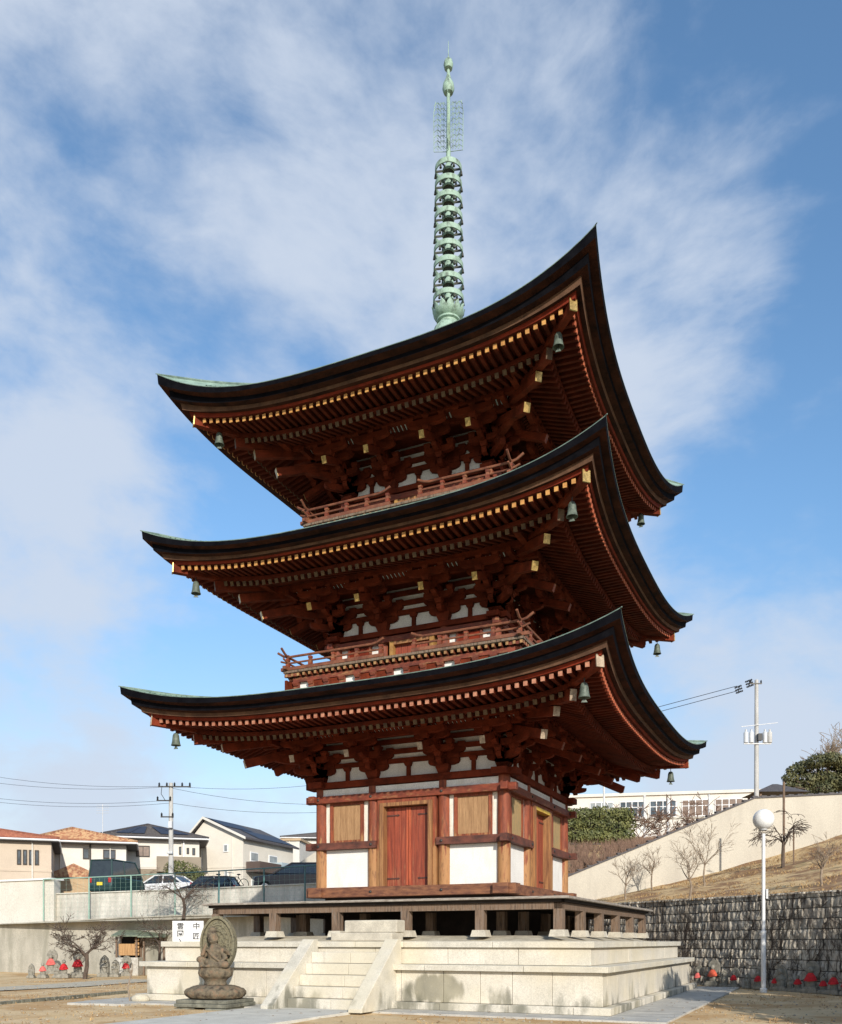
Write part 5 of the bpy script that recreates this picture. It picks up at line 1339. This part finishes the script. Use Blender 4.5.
for k in range(4): mb.tube([(.7, 4, h + 3.5 - k * .22), (1.7, 4, h + 3.55 - k * .22)], .015, 'pole_grey', 4)
mb.build('antenna', e)
e, zb, lc, h, w_ = house('brown and cream house with a dark roof carrying solar panels', 108, 198, 76, 838, 819, 890, 9, 'hip', 'white_wall', 'dark_tile', R(16), [(137, 150, 846, 857, 'window_brown'), (178, 181, 846, 854, 'window_glass'), (185.5, 188, 847, 853, 'window_glass'), (191, 194, 847, 854, 'window_glass')], .7, base_m='brown_wall', apex=-.5)
mb = MB()
def onhip(A0, A1, T0, T1, u0, u1, v0, v1):
    P = lambda u, v: (Vector(A0).lerp(Vector(A1), u)).lerp(Vector(T0).lerp(Vector(T1), u), v) + Vector((0, -.05, .14))
    mb.add([P(u0, v0), P(u1, v0), P(u1, v1), P(u0, v1)], [(0, 1, 2, 3)], 'solar')
ha = lz(0, 819, 76)[1] - zb; A = [(-w_ - .7, -.7, h), (w_ + .7, -.7, h)]; rl_ = max(.01, w_ - 4.5); Tt = [(-.5 - rl_ * .5, 4.5, ha), (-.5 + rl_ * .5, 4.5, ha)]
for u0, u1 in ((.10, .26), (.27, .42), (.60, .76), (.77, .92)): onhip(A[0], A[1], Tt[0], Tt[1], u0, u1, .15, .75)
mb.build('solar_panels', e)
mb = MB(); mb.box(-w_ - .5, -w_ + 1.2, -1.1, -.05, h * .48, h * .48 + 1.0, 'brown_wall'); mb.build('balcony', e)
mb = MB(); mb.box(.3, w_ + .1, -1.2, -.05, h * .42, h * .42 + 1.3, 'brown_wall'); mb.build('balcony', e)
mb = MB(); mb.tube([(-2.6, -.15, .5), (-2.6, -.15, h)], .08, 'white_paint', 6); mb.tube([(w_ - 1.3, -.15, .5), (w_ - 1.3, -.15, h)], .08, 'white_paint', 6); mb.build('drainpipe', e)
# cream gable house: ridge runs away from the viewer
e, zb, lc, h, w_ = house('cream gabled house with solar panels on its right roof slope and a brown balcony', 186, 247, 82, 838, 818.5, 893, 9.5, 'gable_front', 'cream_wall', 'dark_tile', R(-20), [(225, 230, 845, 852.5, 'window_pale'), (226, 230, 871, 877, 'window_pale')], .5, apex=-1.2)
ha = lz(0, 818.5, 82)[1] - zb
mb = MB()
for k in range(2):
    y0, y1 = (0.0, 5.2) if k == 0 else (2.4, 9.2); t0, t1 = ((.06, .46), (.5, .95))[k]
    P = lambda t, y: Vector((-1.2 + (w_ + .5 + 1.2) * t, y, ha + (h - .25 - ha) * t + .24)); mb.add([P(t0, y0), P(t1, y0), P(t1, y1), P(t0, y1)], [(0, 1, 2, 3)], 'solar')
mb.build('solar_panels', e)
for (y0, y1, z0, z1) in ((1.2, 2.6, .62, .78), (4.6, 6.2, .64, .78), (1.4, 2.4, .12, .32)):
    mb = MB(); mb.box(w_ + .0, w_ + .06, y0, y1, h * z0, h * z1, 'white_paint'); wi = mb.build('window', e); mb = MB(); mb.box(w_ + .061, w_ + .08, y0 + .1, y1 - .1, h * z0 + .1, h * z1 - .1, 'window_pale'); mb.build('pane', wi)
mb = MB(); mb.box(w_ + .09, w_ + 1.5, .4, 4.4, h * .43, h * .60, 'balcony_brown'); mb.build('balcony', e); mb = MB(); mb.box(w_ + .09, w_ + 1.55, 4.42, 7.6, h * .30, h * .64, 'light_panel'); mb.build('screen', e)
house('low white building with a grey flat roof between the gabled house and the pagoda', 247, 300, 100, 841, 838, 890, 9, 'flat', 'white_wall', 'tan_wall', R(-6), [(262, 268, 848, 853, 'window_brown'), (271, 277, 848, 854, 'window_glass')])
e, zb, lc, h, w_ = house('white house with a dark hip roof just left of the pagoda', 286, 350, 112, 838, 829, 890, 9, 'hip', 'white_wall', 'dark_tile', R(5), [(300, 306, 845, 853, 'window_glass')], .6)
# grey ramp wall near the sedan
mb = MB(); a = at(262, 888, 60); b = at(318, 850, 62); vs = [a - Vector((0, 0, 3)), b - Vector((0, 0, 5)), b, a]; mb.add(vs + [v_ + FW * .3 for v_ in vs], [(0, 1, 2, 3), (3, 2, 6, 7), (7, 6, 5, 4)], 'cream_slope_wall'); tag(mb.build('ramp_wall'), 'pale sloping wall rising behind the dark sedan', 'wall')
# school
d = 108
l0, l1 = (545 - HX) / F * d, (790 - HX) / F * d; zb = 12.5; sc3 = empty('school_building', LD(l0, d + 3.6, zb), ROT - R(11)); tag(sc3, 'long low white building with rows of windows beyond the cream wall', 'building')
Wd = (l1 - l0) * 1.0; Ht = 1.6 + (HY - 798) / F * 111 - zb
mb = MB(); mb.box(0, Wd, 0, 12, -2, Ht, 'white_wall'); mb.box(-.2, Wd + .2, -.25, 12.2, Ht, Ht + .35, 'white_wall'); mb.box(0, Wd, -.10, -.01, Ht - 2.95, Ht - 2.8, 'old_concrete'); mb.build('wall', sc3)
for a, b, m in [(590, 613, 'window_pale'), (620, 644, 'window_glass'), (650, 676, 'window_glass'), (682, 709, 'window_brown'), (715, 743, 'window_brown'), (750, 776, 'window_brown')]:
    # solve local x for the pixel
    def lx(px):
        k = (px - HX) / F; ca, sa = math.cos(R(11)), math.sin(R(11)); return (k * (d + 3.6) - l0) / (ca + k * sa)
    x0, x1 = lx(a), lx(b); z1 = Ht - .75; z0 = Ht - 2.6
    mb = MB(); mb.box(x0, x1, -.08, -.01, z0 - .1, z0, 'white_paint'); mb.box(x0, x1, -.08, -.01, z1, z1 + .1, 'white_paint'); mb.box(x0, x1, -.07, -.01, z0 + 1.15, z0 + 1.23, 'white_paint')
    n = 4
    for i in range(n + 1): xm = x0 + (x1 - x0) * i / n; mb.box(xm - .05, xm + .05, -.09, -.01, z0, z1, 'white_paint')
    w_ = mb.build('window', sc3); mb = MB(); mb.box(x0, x1, -.03, -.005, z0, z1, m); mb.build('pane', w_)
mb = MB(); fnx = 26
for i in range(fnx): x = 2 + i * 1.0; mb.box(x - .03, x + .03, -4.03, -3.97, 0, 2.3, 'pole_grey')
for z in (.9, 1.6, 2.3): mb.box(2, 28, -4.02, -3.98, z - .03, z + .03, 'pole_grey')
o = mb.build('wire_fence', None, sc3.location, ROT - R(11)); tag(o, 'grey post fence in front of the long white building', 'fence')
# small tiled roof at the top of the cream wall
l, z = lz(775, 800, 70); tr = empty('small_pavilion', LD(l, 70, z), ROT); tag(tr, 'small dark pyramid roof peeping over the cream wall beside the tall pole', 'pavilion')
mb = MB(); mb.add([(-2.1, -1.6, .4), (2.1, -1.6, .4), (2.1, 1.6, .4), (-2.1, 1.6, .4), (-.2, 0, 1.25), (.2, 0, 1.25)], [(0, 1, 5, 4), (1, 2, 5), (2, 3, 4, 5), (3, 0, 4), (3, 2, 1, 0)], 'dark_tile'); mb.build('roof', tr)
mb = MB(); 
for x in (-1.6, 1.6):
    for y in (-1.2, 1.2): mb.box(x - .08, x + .08, y - .08, y + .08, -3, .4, 'wood_grey')
mb.build('frame', tr)

# ================================================================== CARS
def car(p, rz, Lc, Wc, prof, cab, paint, label, plate=None, wr=.29, kind='car', taper=.86):
    """prof: lower body outline (x,z); cab: greenhouse outline; x forward"""
    e = empty('parked_' + kind, p, rz); tag(e, label, kind if kind != 'car' else 'car', 'cars parked behind the fence')
    mb = MB(); n = len(prof); mb.prism(prof, (0, 0, 0), (1, 0, 0), (0, 0, 1), Wc, paint)
    b = mb.build('body', e, bevel=.07)
    mb = MB(); zc0 = min(z for _, z in cab); zc1 = max(z for _, z in cab); vs = []
    for sgn in (-1, 1):
        for x, z in cab: t = (z - zc0) / (zc1 - zc0); vs.append((x, sgn * Wc / 2 * (.985 - (1 - taper) * t), z))
    m_ = len(cab); fs = [tuple(range(m_))[::-1], tuple(m_ + i for i in range(m_))] + [(i, (i + 1) % m_, m_ + (i + 1) % m_, m_ + i) for i in range(m_)]
    mb.add(vs, fs, 'car_glass'); mb.build('windows', e, bevel=.03)
    # roof skin and pillars
    mb = MB(); hx = [x for x, z in cab if z > zc1 - .12]; x0, x1 = min(hx), max(hx); w2 = Wc / 2 * taper
    mb.box(x0 - .02, x1 + .02, -w2 - .01, w2 + .01, zc1 - .02, zc1 + .05, paint)
    for sgn in (-1, 1):
        for x, z in cab:
            pass
        for (xa, za), (xb, zb_) in ((cab[0], cab[1]), (cab[-1], cab[-2])):
            ta, tb = (za - zc0) / (zc1 - zc0), (zb_ - zc0) / (zc1 - zc0)
            mb.beam((xa, sgn * (Wc / 2 * (.985 - (1 - taper) * ta) - .02), za), (xb, sgn * (Wc / 2 * (.985 - (1 - taper) * tb) - .02), zb_), .09, .09, paint)
        xm = (x0 + x1) / 2; mb.beam((xm, sgn * (Wc / 2 * .985 - .015), zc0), (xm, sgn * (w2 - .01), zc1), .08, .07, paint)
    mb.build('roof_panel', e, bevel=.02)
    xs_ = (min(x for x, z in prof) + .62, max(x for x, z in prof) - .62)
    for x in xs_:
        for sgn in (-1, 1):
            mb = MB(); mb.lathe([(.0, 0), (wr, .001), (wr, .19), (0, .192)], (0, 0, 0), 'tyre', 20); mb.v = [(a, b_ * 0 + c_, b_) for a, b_, c_ in mb.v]
            w_ = mb.build('wheel', e, (x, sgn * (Wc / 2 - .08) - (.0 if sgn < 0 else .10) - (.02 if sgn < 0 else -.03), wr))
            mb = MB(); mb.lathe([(.0, 0), (wr * .6, .001), (wr * .6, .20), (0, .202)], (0, 0, 0), 'chrome', 14); mb.v = [(a, c_ - .005, b_) for a, b_, c_ in mb.v]; mb.build('rim', w_)
    xr = min(x for x, z in prof); xf = max(x for x, z in prof); zl = sorted(z for x, z in prof)[-1] * .82
    for sgn in (-1, 1):
        mb = MB(); mb.box(xr - .015, xr + .05, sgn * (Wc / 2 - .14) - .08, sgn * (Wc / 2 - .14) + .08, zl - .12, zl + .14, 'lamp_red'); mb.build('taillight', e, bevel=.01)
        mb = MB(); mb.box(xf - .05, xf + .015, sgn * (Wc / 2 - .22) - .14, sgn * (Wc / 2 - .22) + .14, zl - .16, zl, 'window_pale'); mb.build('headlight', e, bevel=.01)
    if plate: mb = MB(); mb.box(xr - .03, xr - .004, -.17, .17, plate[1], plate[1] + .17, plate[0]); mb.build('number_plate', e)
    return e
pv = at(110, 893, 49); pv.z = 4.05
car(pv + FW * 1.2, ROT + R(90 - 14), 3.3, 1.48, [(-1.65, .30), (-1.68, .6), (-1.62, 1.08), (1.35, 1.08), (1.68, .85), (1.70, .28)], [(-1.62, 1.06), (-1.53, 1.98), (.75, 2.0), (1.42, 1.06)], 'car_teal', 'dark teal boxy van seen from behind with a yellow number plate', ('plate_yellow', .62), kind='van', taper=.88)
sed = [(-2.1, .35), (-2.15, .75), (-1.95, .98), (-1.1, 1.0), (1.0, .92), (2.05, .75), (2.15, .35)]; scb = [(-1.55, .96), (-.85, 1.42), (.35, 1.42), (1.15, .92)]
p = at(166, 893, 55); p.z = 4.2; car(p, ROT + R(165), 3.9, 1.7, sed, scb, 'car_white', 'white hatchback parked right of the dark van')
p = at(211, 896, 54); p.z = 4.15; car(p, ROT + R(170), 3.4, 1.5, [(-1.7, .3), (-1.75, .8), (1.0, .85), (1.7, .7), (1.72, .3)], [(-1.6, .8), (-1.3, 1.3), (.4, 1.32), (1.0, .82)], 'car_navy', 'small dark car low behind the bare weeping tree')
p = at(300, 894, 46); p.z = 4.05; car(p, ROT + R(178), 4.5, 1.75, [(-2.2, .32), (-2.3, .8), (-2.1, 1.05), (1.0, 1.0), (2.15, .85), (2.25, .32)], [(-1.7, 1.0), (-1.0, 1.52), (.3, 1.52), (1.25, .98)], 'car_navy', 'dark navy sedan half hidden by the left corner of the pagoda', wr=.32)
# shrub near white car, garden tree
l, z = lz(183, 880, 62); e = empty('garden_shrub', LD(l, 62, hill(62))); tag(e, 'rounded yellow-green shrub in front of the brown house', 'shrub')
mb = MB(); r = random.Random(3); leafcloud(mb, [((0, 0, 1.3), (1.6, 1.2, 1.1)), ((.8, 0, 1.0), (1.1, 1, .8)), ((-.6, 0, 1.9), (.8, .8, .6))], 3000, 'hedge_leaf', .08, r, .6); mb.build('foliage', e); mb = MB(); mb.tube([(0, 0, -.3), (0, 0, 1.2)], .07, 'bark', 6); mb.build('stem', e)
# bicycles against the rail
def bike(p, rz, label):
    e = empty('bicycle', p, rz); tag(e, label, 'bicycle', 'bicycles leaning by the fence')
    mb = MB(); mb.tube([(-.5, 0, .33), (-.15, 0, .75), (.38, 0, .80), (.52, 0, .33)], .018, 'iron', 6); mb.tube([(-.15, 0, .75), (-.05, 0, .3), (.38, 0, .78)], .018, 'iron', 6); mb.tube([(-.5, 0, .33), (-.05, 0, .3)], .015, 'iron', 6); mb.build('frame', e)
    for x in (-.5, .52):
        mb = MB(); mb.tube([(x + .32 * math.cos(t * .3142), 0, .33 + .32 * math.sin(t * .3142)) for t in range(21)], .018, 'tyre', 5, False); mb.build('wheel', e)
    mb = MB(); mb.tube([(.36, -.25, .98), (.42, 0, 1.0), (.36, .25, .98)], .014, 'chrome', 5); mb.tube([(.38, 0, .8), (.40, 0, 1.0)], .014, 'chrome', 5); mb.build('handlebar', e)
    mb = MB(); mb.ell((-.18, 0, .88), (.13, .07, .04), 'black', 8, 5); mb.tube([(-.15, 0, .74), (-.18, 0, .87)], .014, 'iron', 5); mb.build('saddle', e)
for i, (px, a) in enumerate(((222, 20), (236, 150))):
    p = at(px, 898, 44.5); p.z = 4.06; bike(p, ROT + R(a), ('dark bicycle parked behind the teal fence, the left one of two', 'dark bicycle parked behind the teal fence, the right one of two')[i])
# young stake plant by the podium corner
p = gp(131, 1002); bare_tree(p, 1.1, .02, 90, 'bark_pale', 'thin dry sapling at the left corner of the podium', 'bare_sapling', 2, 0, .25, trunk=.7, minr=.006)
mb = MB(); mb.ell((0, 0, .08), (.28, .2, .14), 'mound_soil', 12, 7); mb.build; o = mb.build('soil_heap', None, p + RT * .25); tag(o, 'small heap of earth and dead leaves at the foot of the dry sapling', 'heap')

# ================================================================== LIGHT AND SKY
AZ = R(40); EL = R(22.3)
sdir = Vector((math.sin(AZ) * math.cos(EL), -math.cos(AZ) * math.cos(EL), math.sin(EL)))
sl = bpy.data.lights.new('sun', 'SUN'); so = bpy.data.objects.new('sun', sl); COL.objects.link(so)
sl.energy = 4.8; sl.angle = R(.5); sl.color = (1, .93, .82); so.rotation_euler = sdir.to_track_quat('Z', 'Y').to_euler(); so.location = (20, -30, 40)
w = bpy.data.worlds.new('World'); scn.world = w; w.use_nodes = True; nt = w.node_tree; N = nt.nodes; Lk = nt.links
bg = N['Background']; sky = N.new('ShaderNodeTexSky'); sky.sky_type = 'NISHITA'; sky.sun_disc = False
sky.sun_elevation = EL; sky.sun_rotation = math.pi - AZ if True else 0
sky.air_density = 1.0; sky.dust_density = .6; sky.ozone_density = 2.0
def rgbc(nt, c):
    n_ = nt.nodes.new('ShaderNodeRGB'); n_.outputs[0].default_value = (*c, 1); return n_.outputs[0]
tc = N.new('ShaderNodeTexCoord'); G = tc.outputs['Generated']
SKYS = .145
sc_ = N.new('ShaderNodeVectorMath'); sc_.operation = 'SCALE'; sc_.inputs['Scale'].default_value = 1.0; Lk.new(sky.outputs[0], sc_.inputs[0])
tint = N.new('ShaderNodeVectorMath'); tint.operation = 'MULTIPLY'; Lk.new(sc_.outputs[0], tint.inputs[0]); tint.inputs[1].default_value = (.96, 1.08, 1.20)
sx_ = N.new('ShaderNodeSeparateXYZ'); Lk.new(G, sx_.inputs[0])
tm = mixc(nt, rgbc(nt, (1.22, 1.03, .93)), (1.12, 1.37, 1.46), mrange(nt, sx_.outputs[2], .02, .45)); Lk.new(tm, tint.inputs[1])
base_sky = tint.outputs[0]
# clouds: warped layered noise on the sky dome, thicker in some quarters of the sky
warp = N.new('ShaderNodeTexNoise'); warp.inputs['Scale'].default_value = 2.2; warp.inputs['Detail'].default_value = 4; Lk.new(G, warp.inputs['Vector'])
wv = N.new('ShaderNodeVectorMath'); wv.operation = 'SCALE'; wv.inputs['Scale'].default_value = .14; Lk.new(warp.outputs['Color'], wv.inputs[0])
ad = N.new('ShaderNodeVectorMath'); ad.operation = 'ADD'; Lk.new(G, ad.inputs[0]); Lk.new(wv.outputs[0], ad.inputs[1])
c1 = noisen(nt, ad.outputs[0], 3.4, (1, 1, 1.6), 7, .55)
c2 = noisen(nt, ad.outputs[0], 9.0, (1, 1, 1.9), 6, .6)
c3 = noisen(nt, ad.outputs[0], 22.0, (1, 1, 1.8), 5, .6)
cl = mathn(nt, 'ADD', mathn(nt, 'ADD', mathn(nt, 'MULTIPLY', c1, 1.15), mathn(nt, 'MULTIPLY', c2, .40)), mathn(nt, 'SUBTRACT', mathn(nt, 'MULTIPLY', c3, .12), .335))
def blob(px, py, r_in, r_out, amt):
    d = cdir(px, py); dp = N.new('ShaderNodeVectorMath'); dp.operation = 'DOT_PRODUCT'; nv = N.new('ShaderNodeVectorMath'); nv.operation = 'NORMALIZE'; Lk.new(G, nv.inputs[0])
    Lk.new(nv.outputs[0], dp.inputs[0]); dp.inputs[1].default_value = d
    return mrange(nt, dp.outputs['Value'], math.cos(R(r_out)), math.cos(R(r_in)), 0, amt)
BLOBS = [(130, 110, 0, 20, .12), (340, 280, 0, 9, .06), (600, 160, 0, 12, .14), (680, 330, 0, 7, .10), (40, 330, 0, 8, .10), (60, 550, 0, 8, .12), (90, 470, 0, 5, .08), (50, 700, 0, 9, .10), (770, 680, 0, 8, .12),
         (800, 290, 0, 15, -.14), (650, 300, 0, 9, .09), (600, 80, 0, 10, .06), (835, 90, 0, 12, -.10), (240, 620, 0, 11, -.17), (170, 290, 0, 5, -.05), (760, 500, 0, 7, -.10)]
for b in BLOBS:
    cl = mathn(nt, 'ADD', cl, blob(*b))
cl = mathn(nt, 'ADD', cl, mrange(nt, sx_.outputs[2], .30, .0, 0, .12))
cover = mrange(nt, cl, .36, .76)
cover = mathn(nt, 'MULTIPLY', cover, .92)
cloudc = N.new('ShaderNodeVectorMath'); cloudc.operation = 'SCALE'; cloudc.inputs[0].default_value = (.63 / SKYS, .71 / SKYS, .84 / SKYS); cloudc.inputs['Scale'].default_value = 1
fin_ = mixc(nt, base_sky, cloudc.outputs[0], cover)
Lk.new(fin_, bg.inputs['Color']); bg.inputs['Strength'].default_value = SKYS
scn.view_settings.view_transform = 'Standard'; scn.view_settings.look = 'None'; scn.view_settings.exposure = 0
